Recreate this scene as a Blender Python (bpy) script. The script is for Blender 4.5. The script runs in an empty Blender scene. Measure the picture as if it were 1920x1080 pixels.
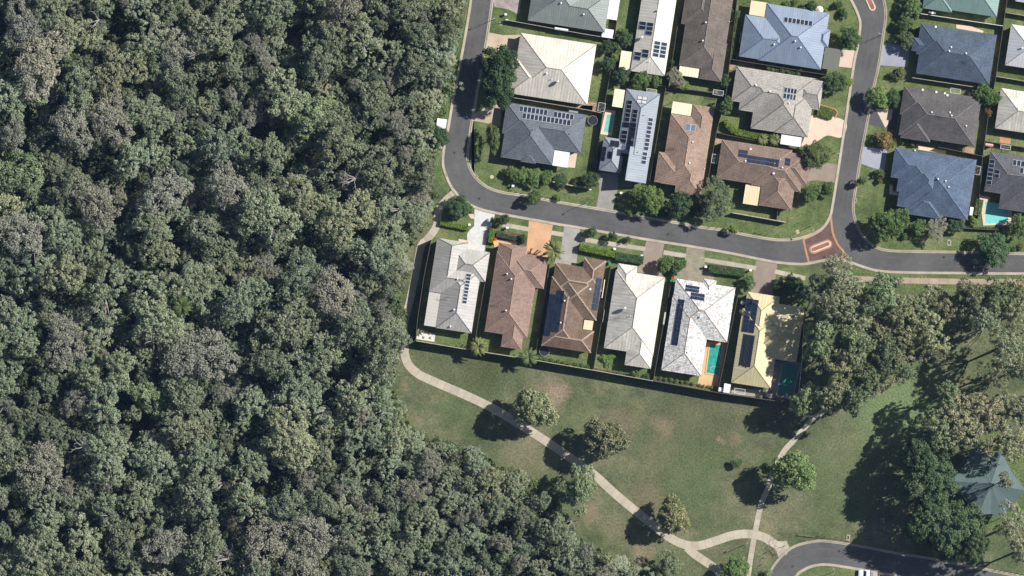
import bpy, bmesh, math, random
import numpy as np
from mathutils import Vector, Matrix
from mathutils.geometry import tessellate_polygon
random.seed(7); RNG = np.random.default_rng(7)
R = math.radians
S = bpy.context.scene
COL = S.collection
PX = 7.5                                   # photo pixels per metre on the ground
def W(px, py): return ((px-960)/PX, (540-py)/PX)

# ------------------------------------------------------------ camera, sky, sun, exposure
cam_d = bpy.data.cameras.new('camera'); cam = bpy.data.objects.new('camera', cam_d); COL.objects.link(cam)
CAMH = 2000.0
cam.location = (0, 0, CAMH); cam.rotation_euler = (0, 0, 0)
cam_d.sensor_width = 36; cam_d.lens = 36*CAMH/(1920/PX); cam_d.clip_start = 10; cam_d.clip_end = 6000
S.camera = cam
SUN_EL, SHADOW_DIR = 38.5, 23.5            # shadows fall 24 degrees below picture-left
wd = bpy.data.worlds.new('World'); S.world = wd; wd.use_nodes = True
nt = wd.node_tree; bg = nt.nodes['Background']
sky = nt.nodes.new('ShaderNodeTexSky'); sky.sky_type = 'NISHITA'; sky.sun_disc = False
sky.sun_elevation = R(SUN_EL); sky.sun_rotation = R(90-SHADOW_DIR)
nt.links.new(sky.outputs[0], bg.inputs[0]); bg.inputs[1].default_value = 0.05
sl = bpy.data.lights.new('sun', 'SUN'); sun = bpy.data.objects.new('sun', sl); COL.objects.link(sun)
sl.energy = 5.0; sl.angle = R(0.5); sl.color = (1.0, 0.98, 0.96)
sd = Vector((-math.cos(R(SHADOW_DIR))*math.cos(R(SUN_EL)), -math.sin(R(SHADOW_DIR))*math.cos(R(SUN_EL)), -math.sin(R(SUN_EL))))
sun.rotation_euler = sd.to_track_quat('-Z', 'Y').to_euler(); sun.location = (60, 30, 80)
S.view_settings.view_transform = 'Standard'; S.view_settings.look = 'None'
S.view_settings.exposure = 0.56; S.view_settings.gamma = 1
S.view_settings.use_curve_mapping = False

# ------------------------------------------------------------ materials
def lin(h):
    """sRGB 0-255 triple -> linear"""
    return tuple(((c/255)/12.92 if c/255 <= .04045 else ((c/255+.055)/1.055)**2.4) for c in h)
class NT:
    def __init__(s, m):
        m.use_nodes = True; s.t = m.node_tree; s.b = s.t.nodes['Principled BSDF']
    def n(s, ty, **kw):
        x = s.t.nodes.new(ty)
        for k, v in kw.items():
            if k.startswith('i_'): x.inputs[k[2:].replace('_', ' ')].default_value = v
            else: setattr(x, k, v)
        return x
    def l(s, a, b): s.t.links.new(a, b)
    def coord(s, kind='Object', scale=(1, 1, 1)):
        if kind == 'World':
            g = s.n('ShaderNodeNewGeometry'); o = g.outputs['Position']
        else:
            c = s.n('ShaderNodeTexCoord'); o = c.outputs[kind]
        mp = s.n('ShaderNodeMapping'); mp.inputs['Scale'].default_value = scale
        s.l(o, mp.inputs[0]); return mp.outputs[0]
    def noise(s, vec, scale, detail=3, rough=.55):
        x = s.n('ShaderNodeTexNoise'); x.inputs['Scale'].default_value = scale
        x.inputs['Detail'].default_value = detail; x.inputs['Roughness'].default_value = rough
        s.l(vec, x.inputs['Vector']); return x.outputs[0]
    def ramp(s, f, stops):
        r = s.n('ShaderNodeValToRGB'); e = r.color_ramp.elements
        while len(e) < len(stops): e.new(.5)
        for i, (p, c) in enumerate(stops):
            e[i].position = p; e[i].color = (*c, 1) if len(c) == 3 else c
        s.l(f, r.inputs[0]); return r.outputs[0]
    def mix(s, f, a, b, mode='MIX'):
        x = s.n('ShaderNodeMix', data_type='RGBA', blend_type=mode)
        for sock, v in ((x.inputs[0], f), (x.inputs[6], a), (x.inputs[7], b)):
            if isinstance(v, (int, float)): sock.default_value = v
            elif isinstance(v, tuple): sock.default_value = (*v, 1)
            else: s.l(v, sock)
        return x.outputs[2]
    def mth(s, op, a, b=0.0):
        x = s.n('ShaderNodeMath', operation=op)
        for i, v in enumerate((a, b)):
            if isinstance(v, (int, float)): x.inputs[i].default_value = v
            else: s.l(v, x.inputs[i])
        return x.outputs[0]
    def bump(s, h, dist, strength=1.0):
        x = s.n('ShaderNodeBump'); x.inputs['Distance'].default_value = dist; x.inputs['Strength'].default_value = strength
        s.l(h, x.inputs['Height']); s.l(x.outputs[0], s.b.inputs['Normal'])
    def out(s, c, rough=.85, spec=.3):
        if isinstance(c, tuple): s.b.inputs['Base Color'].default_value = (*c, 1)
        else: s.l(c, s.b.inputs['Base Color'])
        s.b.inputs['Roughness'].default_value = rough; s.b.inputs['Specular IOR Level'].default_value = spec
_M = {}
def newmat(name):
    m = bpy.data.materials.new(name); return m, NT(m)
def plain(name, c, rough=.7, spec=.3, var=.12, scale=3.0, metal=0.0):
    """a plain coat with a little grain and wear"""
    k = (name,)
    if k in _M: return _M[k]
    m, t = newmat(name)
    v = t.coord('World'); n = t.noise(v, scale, 5, .65)
    d = tuple(x*(1-var*1.6) for x in c); l = tuple(min(1, x*(1+var)) for x in c)
    t.out(t.ramp(n, [(.3, d), (.7, l)]), rough, spec); t.b.inputs['Metallic'].default_value = metal
    _M[k] = m; return m

def ground_mat(name, cols, scales, fine=(6, .25), bump=.05, sat_spots=None, wide=.6, blots=()):
    """patchy turf: two scales of patches, a coarse tuft speckle and fine relief"""
    m, t = newmat(name); v = t.coord('World')
    n1 = t.noise(v, scales[0], 6, .62); n2 = t.noise(v, scales[1], 5, .7)
    a = t.ramp(n1, [(.34, cols[0]), (.5, cols[1]), (.66, cols[2])])
    b = t.ramp(n2, [(.36, cols[3]), (.62, cols[1])])
    c = t.mix(.45, a, b)
    n5 = t.noise(v, scales[0]*3.3, 7, .72)
    c = t.mix(1, c, t.ramp(n5, [(.32, (1-.4*wide,)*3), (.5, (1, 1, 1)), (.7, (1+.38*wide, 1+.3*wide, 1+.32*wide))]), 'MULTIPLY')
    if sat_spots:
        n3 = t.noise(v, sat_spots[1], 6, .6)
        c = t.mix(t.ramp(n3, [(sat_spots[2], (0, 0, 0)), (sat_spots[2]+.16, (.85,)*3)]), c, sat_spots[0])
    if blots:
        nn = t.n('ShaderNodeTexNoise'); nn.inputs['Scale'].default_value = .22; nn.inputs['Detail'].default_value = 6; nn.inputs['Roughness'].default_value = .7; t.l(v, nn.inputs['Vector'])
        off = t.n('ShaderNodeVectorMath', operation='MULTIPLY_ADD'); t.l(nn.outputs[1], off.inputs[0]); off.inputs[1].default_value = (9, 9, 0); off.inputs[2].default_value = (-4.5, -4.5, 0)
        ad = t.n('ShaderNodeVectorMath', operation='ADD'); t.l(v, ad.inputs[0]); t.l(off.outputs[0], ad.inputs[1])
        for bx, by, br, bc, bk in blots:
            X_, Y_ = W(bx, by); d = t.n('ShaderNodeVectorMath', operation='DISTANCE'); t.l(ad.outputs[0], d.inputs[0]); d.inputs[1].default_value = (X_, Y_, 0)
            f = t.ramp(t.mth('DIVIDE', d.outputs['Value'], br/PX), [(.35, (bk,)*3), (1, (0, 0, 0))]); c = t.mix(f, c, bc)
    n4 = t.noise(v, fine[0], 4, .75)
    k = t.ramp(n4, [(.3, (1-fine[1],)*3), (.72, (1+fine[1],)*3)])
    c = t.mix(1.0, c, k, 'MULTIPLY')
    t.out(c, .95, .1); t.bump(n4, bump); return m
_w, _g, _y, _o = lin((146, 126, 106)), lin((84, 104, 62)), lin((112, 122, 66)), lin((84, 86, 62))
BLOTS = [(1300, 800, 150, _o, .5), (1680, 760, 120, lin((106, 124, 84)), .85), (1590, 880, 110, lin((96, 106, 72)), .6), (1042, 738, 34, _w, .65), (1020, 745, 50, _w, .35), (1140, 700, 30, _y, .7), (985, 850, 60, lin((126, 118, 94)), .6), (1245, 795, 26, _w, .3), (1160, 795, 46, lin((118, 106, 86)), .6),
         (1215, 935, 50, lin((116, 104, 84)), .6), (1300, 890, 90, _g, .3), (1105, 960, 30, _w, .5), (1355, 822, 10, _w, .6), (860, 760, 40, _g, .5), (1150, 985, 36, lin((128, 120, 92)), .5), (1205, 1045, 26, _w, .5), (900, 700, 60, lin((72, 78, 48)), .6), (1460, 950, 40, lin((114, 108, 84)), .5), (1340, 1040, 40, lin((104, 104, 74)), .5)]
M_PARK = ground_mat('park_turf', [lin((72, 83, 54)), lin((97, 101, 73)), lin((126, 120, 94)), lin((80, 94, 60))], (.06, .42), (1.9, .48), .1, (lin((136, 120, 96)), .1, .6), .8, BLOTS)
M_LAWN = ground_mat('lawn_turf', [lin((68, 82, 48)), lin((98, 110, 68)), lin((128, 130, 90)), lin((82, 98, 54))], (.12, .6), (2.2, .45), .08, (lin((124, 114, 88)), .25, .6), .8)
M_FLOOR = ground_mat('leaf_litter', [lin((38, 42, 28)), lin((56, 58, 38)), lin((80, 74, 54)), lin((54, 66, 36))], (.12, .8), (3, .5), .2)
M_EDGE = ground_mat('rough_grass', [lin((74, 92, 50)), lin((98, 112, 68)), lin((128, 124, 90)), lin((84, 104, 56))], (.12, .8), (2.2, .55), .25)
M_SOIL = ground_mat('garden_soil', [lin((66, 58, 48)), lin((90, 80, 66)), lin((118, 106, 90)), lin((82, 72, 60))], (.5, 2), (5, .5), .1)

def asphalt(name, c, marks=.25):
    m, t = newmat(name); v = t.coord('World')
    n1 = t.noise(v, .12, 5, .6); n2 = t.noise(v, 5, 4, .8); n3 = t.noise(v, .9, 4, .6)
    a = t.ramp(n1, [(.35, tuple(x*.8 for x in c)), (.65, tuple(x*1.22 for x in c))])
    a = t.mix(1, a, t.ramp(n2, [(.3, (.74,)*3), (.7, (1.3,)*3)]), 'MULTIPLY')
    a = t.mix(1, a, t.ramp(n3, [(.35, (1-marks*.5,)*3), (.65, (1+marks*.5,)*3)]), 'MULTIPLY')
    t.out(a, .9, .2); t.bump(n2, .01); return m
M_ROAD = asphalt('asphalt', lin((88, 87, 85)), .16)
def concrete(name, c, var=.2, fine=.12, spots=None):
    m, t = newmat(name); v = t.coord('World')
    n1 = t.noise(v, .35, 6, .65); n2 = t.noise(v, 6, 4, .8)
    oi = t.n('ShaderNodeObjectInfo')
    a = t.ramp(n1, [(.32, tuple(x*(1-var) for x in c)), (.68, tuple(min(1, x*(1+var*.7)) for x in c))])
    a = t.mix(1, a, t.ramp(n2, [(.3, (1-fine,)*3), (.7, (1+fine,)*3)]), 'MULTIPLY')
    a = t.mix(1, a, t.ramp(oi.outputs['Random'], [(0, (.9,)*3), (1, (1.08,)*3)]), 'MULTIPLY')
    if spots: a = t.mix(t.ramp(t.noise(v, 1.1, 5, .6), [(.5, (0, 0, 0)), (.62, (1, 1, 1))]), a, spots)
    t.out(a, .85, .25); t.bump(n2, .01); return m
M_KERB = concrete('kerb_concrete', lin((168, 157, 138)))
M_PATH = concrete('path_concrete', lin((174, 164, 144)), .14, .12)
M_PINK = concrete('pink_path_concrete', lin((166, 146, 128)), .16)
def brickpave(name, c1, c2, mortar, bw=.6, bh=.3, rot=0.0):
    m, t = newmat(name); v = t.coord('World')
    mp = t.n('ShaderNodeMapping'); mp.inputs['Rotation'].default_value = (0, 0, rot); t.l(v, mp.inputs[0])
    br = t.n('ShaderNodeTexBrick'); t.l(mp.outputs[0], br.inputs['Vector'])
    for k, x in (('Color1', c1), ('Color2', c2), ('Mortar', mortar)): br.inputs[k].default_value = (*x, 1)
    br.inputs['Scale'].default_value = 1; br.inputs['Brick Width'].default_value = bw; br.inputs['Row Height'].default_value = bh
    br.inputs['Mortar Size'].default_value = .03
    n1 = t.noise(v, .5, 5, .65)
    t.out(t.mix(1, br.outputs[0], t.ramp(n1, [(.3, (.75,)*3), (.7, (1.25,)*3)]), 'MULTIPLY'), .88, .2); return m
M_PAD = brickpave('red_brick_paving', lin((112, 84, 78)), lin((92, 72, 68)), lin((104, 88, 80)), .5, .25, .3)
M_PADEDGE = concrete('terracotta_edging', lin((176, 130, 96)))
M_BRICKRED = brickpave('island_brick', lin((160, 96, 82)), lin((136, 82, 72)), lin((150, 118, 100)), .5, .25, .3)
M_WHITE = plain('white_paint', (.75, .74, .70), .5, .4, .06)
M_TIMBER = plain('weathered_timber', lin((126, 112, 96)), .8, .2, .25, 6)
M_DARKTIM = plain('dark_fence_steel', lin((92, 84, 74)), .6, .3, .15, 2)
M_BLOCK = plain('rendered_block', lin((168, 158, 142)), .85, .2, .15, 2)
M_BRICKW = plain('wall_brick', lin((170, 142, 116)), .85, .2, .2, 5)
M_DARK = plain('black_plastic', (.02, .021, .024), .5, .4, .2)
M_STEEL = plain('galvanised_steel', (.34, .34, .34), .45, .5, .12, 4, .4)
M_GREENP = plain('green_plastic', lin((40, 140, 80)), .5)
M_REDP = plain('red_plastic', lin((190, 50, 40)), .5)
M_YELP = plain('yellow_plastic', lin((225, 190, 50)), .5)
M_GLASS = plain('window_glass', (.02, .026, .034), .06, .8, .1)
M_CREAMP = plain('cream_canvas', lin((232, 218, 180)), .8, .2, .08)
M_CELL = None
def cell_mat():
    m, t = newmat('solar_glass'); v = t.coord('Object')
    g = t.n('ShaderNodeTexBrick'); t.l(v, g.inputs['Vector']); g.offset = 0
    a, b = lin((34, 40, 52)), lin((42, 50, 64))
    g.inputs['Color1'].default_value = (*a, 1); g.inputs['Color2'].default_value = (*b, 1); g.inputs['Mortar'].default_value = (*lin((60, 72, 98)), 1)
    g.inputs['Scale'].default_value = 1; g.inputs['Brick Width'].default_value = .32; g.inputs['Row Height'].default_value = .32; g.inputs['Mortar Size'].default_value = .012
    oi = t.n('ShaderNodeObjectInfo')
    t.out(t.mix(1, g.outputs[0], t.ramp(oi.outputs['Random'], [(0, (.75,)*3), (1, (1.25,)*3)]), 'MULTIPLY'), .22, .5); return m
M_CELL = cell_mat()
M_CELLB = plain('black_solar_glass', (.012, .013, .018), .25, .5, .15)
M_FRAME = plain('aluminium_frame', lin((190, 192, 190)), .4, .5, .05)
M_FRAMED = plain('dark_panel_frame', lin((58, 66, 84)), .4, .5, .05)

def roof_mat(name, c, kind='tile', dirt=.25, spots=None, row=.45, lines=.42, streak=.15, cell=.16, amt=.8):
    """tile: stepped courses across the slope. metal: fine ribs down the slope. UVs are metres."""
    m, t = newmat(name)
    uv = t.n('ShaderNodeUVMap').outputs[0]
    sp = t.n('ShaderNodeSeparateXYZ'); t.l(uv, sp.inputs[0]); U, V = sp.outputs[0], sp.outputs[1]
    w = t.coord('World')
    n1 = t.noise(w, .28, 6, .65); n2 = t.noise(w, 2.2, 5, .75)
    mp = t.n('ShaderNodeMapping'); mp.inputs['Scale'].default_value = (1.6, .16, 1); t.l(uv, mp.inputs[0])
    n3 = t.noise(mp.outputs[0], 1.0, 6, .7)
    lo = tuple(x*(1-dirt) for x in c); hi = tuple(min(.9, x*(1+dirt*.5)) for x in c)
    a = t.ramp(n1, [(.3, lo), (.7, hi)])
    a = t.mix(1, a, t.ramp(n2, [(.28, (1-dirt*.8,)*3), (.7, (1+dirt*.35,)*3)]), 'MULTIPLY')
    a = t.mix(1, a, t.ramp(n3, [(.3, (1-streak,)*3), (.65, (1+streak*.5,)*3)]), 'MULTIPLY')
    if spots: a = t.mix(t.ramp(t.noise(w, 2.6, 7, .85), [(.56, (0, 0, 0)), (.68, (amt,)*3)]), a, spots)
    if kind == 'tile':
        fr = t.mth('FRACT', t.mth('DIVIDE', V, row))
        st = t.ramp(fr, [(0, (1-lines,)*3), (.28, (1, 1, 1)), (1, (1.04,)*3)])
        rowi = t.mth('FLOOR', t.mth('DIVIDE', V, row))
        uu = t.mth('ADD', t.mth('DIVIDE', U, .33), t.mth('MULTIPLY', rowi, .5))
        fu = t.mth('FRACT', uu)
        su = t.ramp(fu, [(0, (1-lines*.6,)*3), (.25, (1, 1, 1)), (1, (1, 1, 1))])
        a = t.mix(1, t.mix(1, a, st, 'MULTIPLY'), su, 'MULTIPLY')
        cb = t.n('ShaderNodeCombineXYZ'); t.l(t.mth('FLOOR', uu), cb.inputs[0]); t.l(rowi, cb.inputs[1])
        wn = t.n('ShaderNodeTexWhiteNoise', noise_dimensions='2D'); t.l(cb.outputs[0], wn.inputs['Vector'])
        a = t.mix(1, a, t.ramp(wn.outputs[0], [(0, (1-cell,)*3), (.5, (1,)*3), (1, (1+cell*.5,)*3)]), 'MULTIPLY')
        h = t.mth('MULTIPLY', fr, -1.0); t.out(a, .85, .2); t.bump(h, .035)
    else:
        fr = t.mth('PINGPONG', U, row)
        st = t.ramp(t.mth('DIVIDE', fr, row), [(0, (1-lines*.4,)*3), (.3, (1, 1, 1)), (1, (1, 1, 1))])
        a = t.mix(1, a, st, 'MULTIPLY'); t.out(a, .5, .35); t.bump(fr, .05)
    return m

# ------------------------------------------------------------ object helpers
def put(o, parent=None):
    COL.objects.link(o)
    if parent: o.parent = parent
    return o
def tag(o, label=None, cat=None, group=None, kind=None):
    for k, v in (('label', label), ('category', cat), ('group', group), ('kind', kind)):
        if v: o[k] = v
    return o
def empty(name, loc=(0, 0, 0), rz=0.0):
    o = bpy.data.objects.new(name, None); o.location = loc; o.rotation_euler = (0, 0, rz); o.empty_display_size = .5
    return put(o)
class MB:
    """collects faces, builds ONE mesh object"""
    def __init__(s): s.v = []; s.f = []; s.m = []; s.uv = []
    def face(s, pts, mi=0, uv=None):
        i = len(s.v); s.v += [tuple(p) for p in pts]; s.f.append(tuple(range(i, i+len(pts)))); s.m.append(mi)
        s.uv.append(uv if uv else [(p[0], p[1]) for p in pts])
    def box(s, x0, y0, z0, x1, y1, z1, mi=0):
        p = [(x0, y0), (x1, y0), (x1, y1), (x0, y1)]; s.prism(p, z0, z1, mi)
    def prism(s, p, z0, z1, mi=0, bottom=True):
        n = len(p)
        s.face([(x, y, z1) for x, y in p], mi)
        if bottom: s.face([(x, y, z0) for x, y in reversed(p)], mi)
        for i in range(n):
            a, b = p[i], p[(i+1) % n]
            s.face([(a[0], a[1], z0), (b[0], b[1], z0), (b[0], b[1], z1), (a[0], a[1], z1)], mi)
    def frustum(s, cx, cy, z0, r0, z1, r1, n=10, mi=0, cap=True):
        a = [(cx+r0*math.cos(2*math.pi*i/n), cy+r0*math.sin(2*math.pi*i/n), z0) for i in range(n)]
        b = [(cx+r1*math.cos(2*math.pi*i/n), cy+r1*math.sin(2*math.pi*i/n), z1) for i in range(n)]
        for i in range(n): s.face([a[i], a[(i+1) % n], b[(i+1) % n], b[i]], mi)
        if cap: s.face(b, mi); s.face(a[::-1], mi)
    def dome(s, cx, cy, z, r, h, n=12, k=4, mi=0):
        for j in range(k):
            a0, a1 = math.pi/2*j/k, math.pi/2*(j+1)/k
            s.frustum(cx, cy, z+h*math.sin(a0), r*math.cos(a0), z+h*math.sin(a1), max(r*math.cos(a1), .001), n, mi, False)
    def tube(s, p, q, r0, r1=None, n=6, mi=0):
        r1 = r0 if r1 is None else r1
        p, q = Vector(p), Vector(q); d = (q-p)
        if d.length < 1e-6: return
        d.normalize(); a = d.cross(Vector((0, 0, 1)))
        if a.length < .01: a = d.cross(Vector((1, 0, 0)))
        a.normalize(); b = d.cross(a)
        A = [p+(a*math.cos(2*math.pi*i/n)+b*math.sin(2*math.pi*i/n))*r0 for i in range(n)]
        B = [q+(a*math.cos(2*math.pi*i/n)+b*math.sin(2*math.pi*i/n))*r1 for i in range(n)]
        for i in range(n): s.face([A[i], A[(i+1) % n], B[(i+1) % n], B[i]], mi)
        s.face(A[::-1], mi); s.face(B, mi)
    def bar(s, p, q, w, z0, z1, mi=0):
        """a level bar from p to q, w wide"""
        dx, dy = q[0]-p[0], q[1]-p[1]; L = math.hypot(dx, dy) or 1; nx, ny = -dy/L*w/2, dx/L*w/2
        s.prism([(p[0]-nx, p[1]-ny), (q[0]-nx, q[1]-ny), (q[0]+nx, q[1]+ny), (p[0]+nx, p[1]+ny)], z0, z1, mi)
    def mesh(s, name, mats):
        me = bpy.data.meshes.new(name); me.from_pydata(s.v, [], s.f)
        if not isinstance(mats, (list, tuple)): mats = [mats]
        for m in mats: me.materials.append(m)
        me.polygons.foreach_set('material_index', s.m)
        uvl = me.uv_layers.new(name='UVMap')
        flat = [c for f in s.uv for p in f for c in p]
        uvl.data.foreach_set('uv', flat); me.update(); return me
    def build(s, name, mats, parent=None, loc=None):
        o = bpy.data.objects.new(name, s.mesh(name, mats)); put(o, parent)
        if loc: o.location = loc
        return o
def copy_tree(o, loc=None, rz=None, scale=None):
    r = o.copy(); COL.objects.link(r)
    if loc is not None: r.location = loc
    if rz is not None: r.rotation_euler = (0, 0, rz)
    if scale is not None: r.scale = scale
    for ch in list(o.children):
        c = ch.copy(); COL.objects.link(c); c.parent = r
        for g in list(ch.children):
            d = g.copy(); COL.objects.link(d); d.parent = c
    return r
def smooth(pts, n=6, closed=False):
    """Catmull-Rom through pixel points"""
    out = []; N = len(pts)
    rng = range(N if closed else N-1)
    for i in rng:
        g = (lambda k: pts[k % N]) if closed else (lambda k: pts[max(0, min(N-1, k))])
        p0, p1, p2, p3 = g(i-1), g(i), g(i+1), g(i+2)
        for k in range(n):
            t = k/n
            out.append(tuple(.5*((2*p1[a])+(-p0[a]+p2[a])*t+(2*p0[a]-5*p1[a]+4*p2[a]-p3[a])*t*t+(-p0[a]+3*p1[a]-3*p2[a]+p3[a])*t**3) for a in (0, 1)))
    if not closed: out.append(pts[-1])
    return out
def sheet(name, pts, z, mat, kind='structure', px=True, parent=None, thick=0.0):
    P = [W(*p) for p in pts] if px else pts
    ar = sum(P[i-1][0]*P[i][1]-P[i][0]*P[i-1][1] for i in range(len(P)))
    if ar < 0: P = P[::-1]
    tr = tessellate_polygon([[Vector((x, y, 0)) for x, y in P]])
    b = MB(); b.v = [(x, y, z) for x, y in P]
    for t in tr:
        a, c, d = (b.v[i] for i in t)
        if (c[0]-a[0])*(d[1]-a[1])-(c[1]-a[1])*(d[0]-a[0]) < 0: t = (t[0], t[2], t[1])
        b.f.append(tuple(t)); b.m.append(0); b.uv.append([b.v[i][:2] for i in t])
    if thick:
        n = len(P)
        for i in range(n):
            a, c = P[i], P[(i+1) % n]; b.face([(a[0], a[1], z-thick), (c[0], c[1], z-thick), (c[0], c[1], z), (a[0], a[1], z)])
    o = b.build(name, mat, parent)
    if kind and not parent: o['kind'] = kind
    return o
def offset(P, d):
    out = []
    for i in range(len(P)):
        a, b = P[max(0, i-1)], P[min(len(P)-1, i+1)]
        dx, dy = b[0]-a[0], b[1]-a[1]; L = math.hypot(dx, dy) or 1
        out.append((P[i][0]-dy/L*d, P[i][1]+dx/L*d))
    return out
def sweep(b, P, prof, mi=0):
    """prof: list of (offset, z) across a world polyline P"""
    rows = [[(x, y, z) for x, y in offset(P, d)] for d, z in prof]
    for r0, r1 in zip(rows[:-1], rows[1:]):
        for i in range(len(P)-1):
            b.face([r0[i], r0[i+1], r1[i+1], r1[i]], mi)
# zoom regions used while measuring: origin and magnification
REG = dict(A=(800, 0, 4.91), B=(1080, 0, 4.91), C=(1350, 0, 4.91), D=(1620, 0, 4.91), E=(800, 180, 4.91), F=(1080, 160, 4.5),
           G=(1330, 180, 4.5), H=(1600, 200, 4.909), I=(750, 350, 4.91), J=(1020, 380, 4.91), K=(1290, 380, 4.91), L=(1560, 340, 4.153),
           M=(740, 500, 4.91), N=(1000, 540, 4.91), O=(1220, 540, 4.697), P=(1480, 560, 4.155), Q=(740, 680, 3.857), R=(1100, 700, 3.857),
           S=(1400, 800, 3.692), T=(1050, 880, 4.8))
def Z(r, x, y): o = REG[r]; return (o[0]+x/o[2], o[1]+y/o[2])
def ZZ(r, *c): return [Z(r, c[i], c[i+1]) for i in range(0, len(c), 2)]

# ------------------------------------------------------------ the ground, lawns, roads
def big(z, r): return [(-r, -r), (r, -r), (r, r), (-r, r)]
sheet('ground', big(0, 1600), 0, M_PARK, px=False)
FOREST = [(-400, -400), (850, -400), (850, 0), (840, 60), (828, 130), (812, 200), (796, 250), (788, 300), (792, 350), (786, 400), (762, 440), (738, 500), (732, 580), (736, 620), (716, 670), (716, 740), (734, 806),
          (785, 830), (855, 862), (925, 890), (985, 916), (1012, 950), (1030, 1000), (1095, 1040), (1165, 1070), (1240, 1110), (1290, 1500), (-400, 1500)]
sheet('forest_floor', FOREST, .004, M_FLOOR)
road1_out = [(900, -300), (890, -60), (883, 0), (880, 22), (870, 81), (859, 138), (850, 183), (844, 220), (840, 243), (833.5, 272), (830.5, 302), (834, 322), (846, 350), (862, 369), (890, 388), (929, 399), (994, 411), (1050, 421), (1087, 427), (1213, 449), (1290, 461), (1371, 475), (1420, 485), (1459, 492), (1494, 495), (1516, 494), (1540, 489), (1565, 486), (1590, 490), (1615, 499), (1649, 508), (1704, 511), (1801, 512), (1920, 513), (2250, 514)]
road1_in = [(940, -300), (930, -60), (923, 0), (918, 37), (911, 82), (905, 115), (895, 170), (888, 210), (884.5, 228), (879, 268), (876.5, 293), (880, 312), (891.6, 333), (914, 351), (943, 361), (983, 367), (1044, 378.5), (1105, 389), (1146, 396), (1197, 405.5), (1270, 418), (1320, 427), (1351, 431), (1412, 443), (1449, 449), (1473, 450), (1494, 448), (1524, 439), (1545, 425), (1556.8, 405), (1562, 380), (1569, 336), (1586, 225), (1601, 122), (1608, 88), (1613, 50), (1610, 30), (1596, 0), (1560, -60), (1500, -300)]
road2_e = [(1590, -300), (1640, -60), (1657, 0), (1660.5, 30), (1656.5, 63), (1647.5, 122), (1639, 160), (1630.5, 206), (1616, 281), (1606, 343), (1600, 383), (1602, 407), (1610.6, 431), (1622.6, 448), (1642, 463), (1668, 470), (1728, 472), (1820, 473), (1873, 475), (1920, 476), (2250, 482)]
road3_o = [(1428, 1300), (1432, 1110), (1440.6, 1080), (1451.5, 1060), (1467.7, 1041), (1489, 1025), (1522, 1016), (1552, 1015), (1617, 1025), (1684, 1038), (1736, 1046), (1806, 1060), (1904, 1079), (2200, 1140)]
road3_i = [(1478, 1300), (1484, 1110), (1493.4, 1080), (1508, 1068), (1527, 1060.6), (1552, 1058.7), (1590, 1064), (1671, 1078), (1800, 1103), (2200, 1185)]
so, si, se, s3o, s3i = (smooth(p) for p in (road1_out, road1_in, road2_e, road3_o, road3_i))
def lawn(pts): sheet('lawn', pts, .008, M_LAWN)
lawn(si + [(1300, -300)])                                                        # the block inside the loop
lawn(se + [(2250, -300)])                                                        # the block on the right
sb = [p for p in so if 885 < p[0] < 1520]
lawn(ZZ('I', 230, 120) + [(884, 385)] + sb[1:] + [(1512, 560), (1507, 757), (1224, 714), (781, 639), (809, 455), (822, 410)])
lawn(s3i + [(2200, 1300)])
sheet('verge', [p for p in so if 1590 < p[0]] + [(2250, 545), (1620, 548), (1585, 520)], .007, M_EDGE)
sheet('verge', [(868, 60), (876, 0), (886, -60)] + [p for p in so if p[1] < 352 and p[0] < 892 and p[1] > 0] + [(838, 362), (812, 330), (800, 240), (838, 130)], .006, M_EDGE)
outline = [p for p in so] + se[::-1]
sheet('road', outline + si[::-1][0:1] + [], .012, M_ROAD) if False else None
# one road surface: loop street, through street and their junction
rd = MB()
def ribbon_poly(name, a, b): sheet(name, a + b[::-1], .012, M_ROAD)
k1 = [p for p in so if p[0] < 1500 or p[1] < 300 and p[0] < 950]; k1 = so[:max(i for i, p in enumerate(so) if p[0] < 1516)+1]
k2 = si[:max(i for i, p in enumerate(si) if p[0] < 1544 and p[1] > 420)+1]
ribbon_poly('road', k1, k2)
rest_in = si[len(k2)-1:]
sheet('road', so[len(k1)-1:] + se[::-1] + rest_in[::-1], .012, M_ROAD)
ribbon_poly('road', s3o, s3i)
# worn wheel tracks on the asphalt
_wm, _wt = newmat('worn_wheel_track'); _c = _wt.coord('World')
_uv = _wt.n('ShaderNodeUVMap').outputs[0]; _sp = _wt.n('ShaderNodeSeparateXYZ'); _wt.l(_uv, _sp.inputs[0])
_mp = _wt.n('ShaderNodeMapping'); _mp.inputs['Scale'].default_value = (.12, 1.5, 1); _wt.l(_uv, _mp.inputs[0])
_pr = _wt.ramp(_sp.outputs[1], [(0, (0, 0, 0)), (.5, (1, 1, 1)), (1, (0, 0, 0))])
_nz = _wt.ramp(_wt.noise(_mp.outputs[0], 1.0, 6, .7), [(.3, (.1,)*3), (.7, (1, 1, 1))])
_al = _wt.mth('MULTIPLY', _wt.mth('MULTIPLY', _pr, _nz), .55)
_wt.out(lin((122, 119, 116)), .9, .2); _wt.l(_al, _wt.b.inputs['Alpha'])
def resample(P, n):
    d = [0]
    for a, c in zip(P[:-1], P[1:]): d.append(d[-1]+math.hypot(c[0]-a[0], c[1]-a[1]))
    out = []; j = 0
    for i in range(n):
        s = d[-1]*i/(n-1)
        while j < len(d)-2 and d[j+1] < s: j += 1
        t = (s-d[j])/((d[j+1]-d[j]) or 1); out.append((P[j][0]+(P[j+1][0]-P[j][0])*t, P[j][1]+(P[j+1][1]-P[j][1])*t))
    return out
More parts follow.
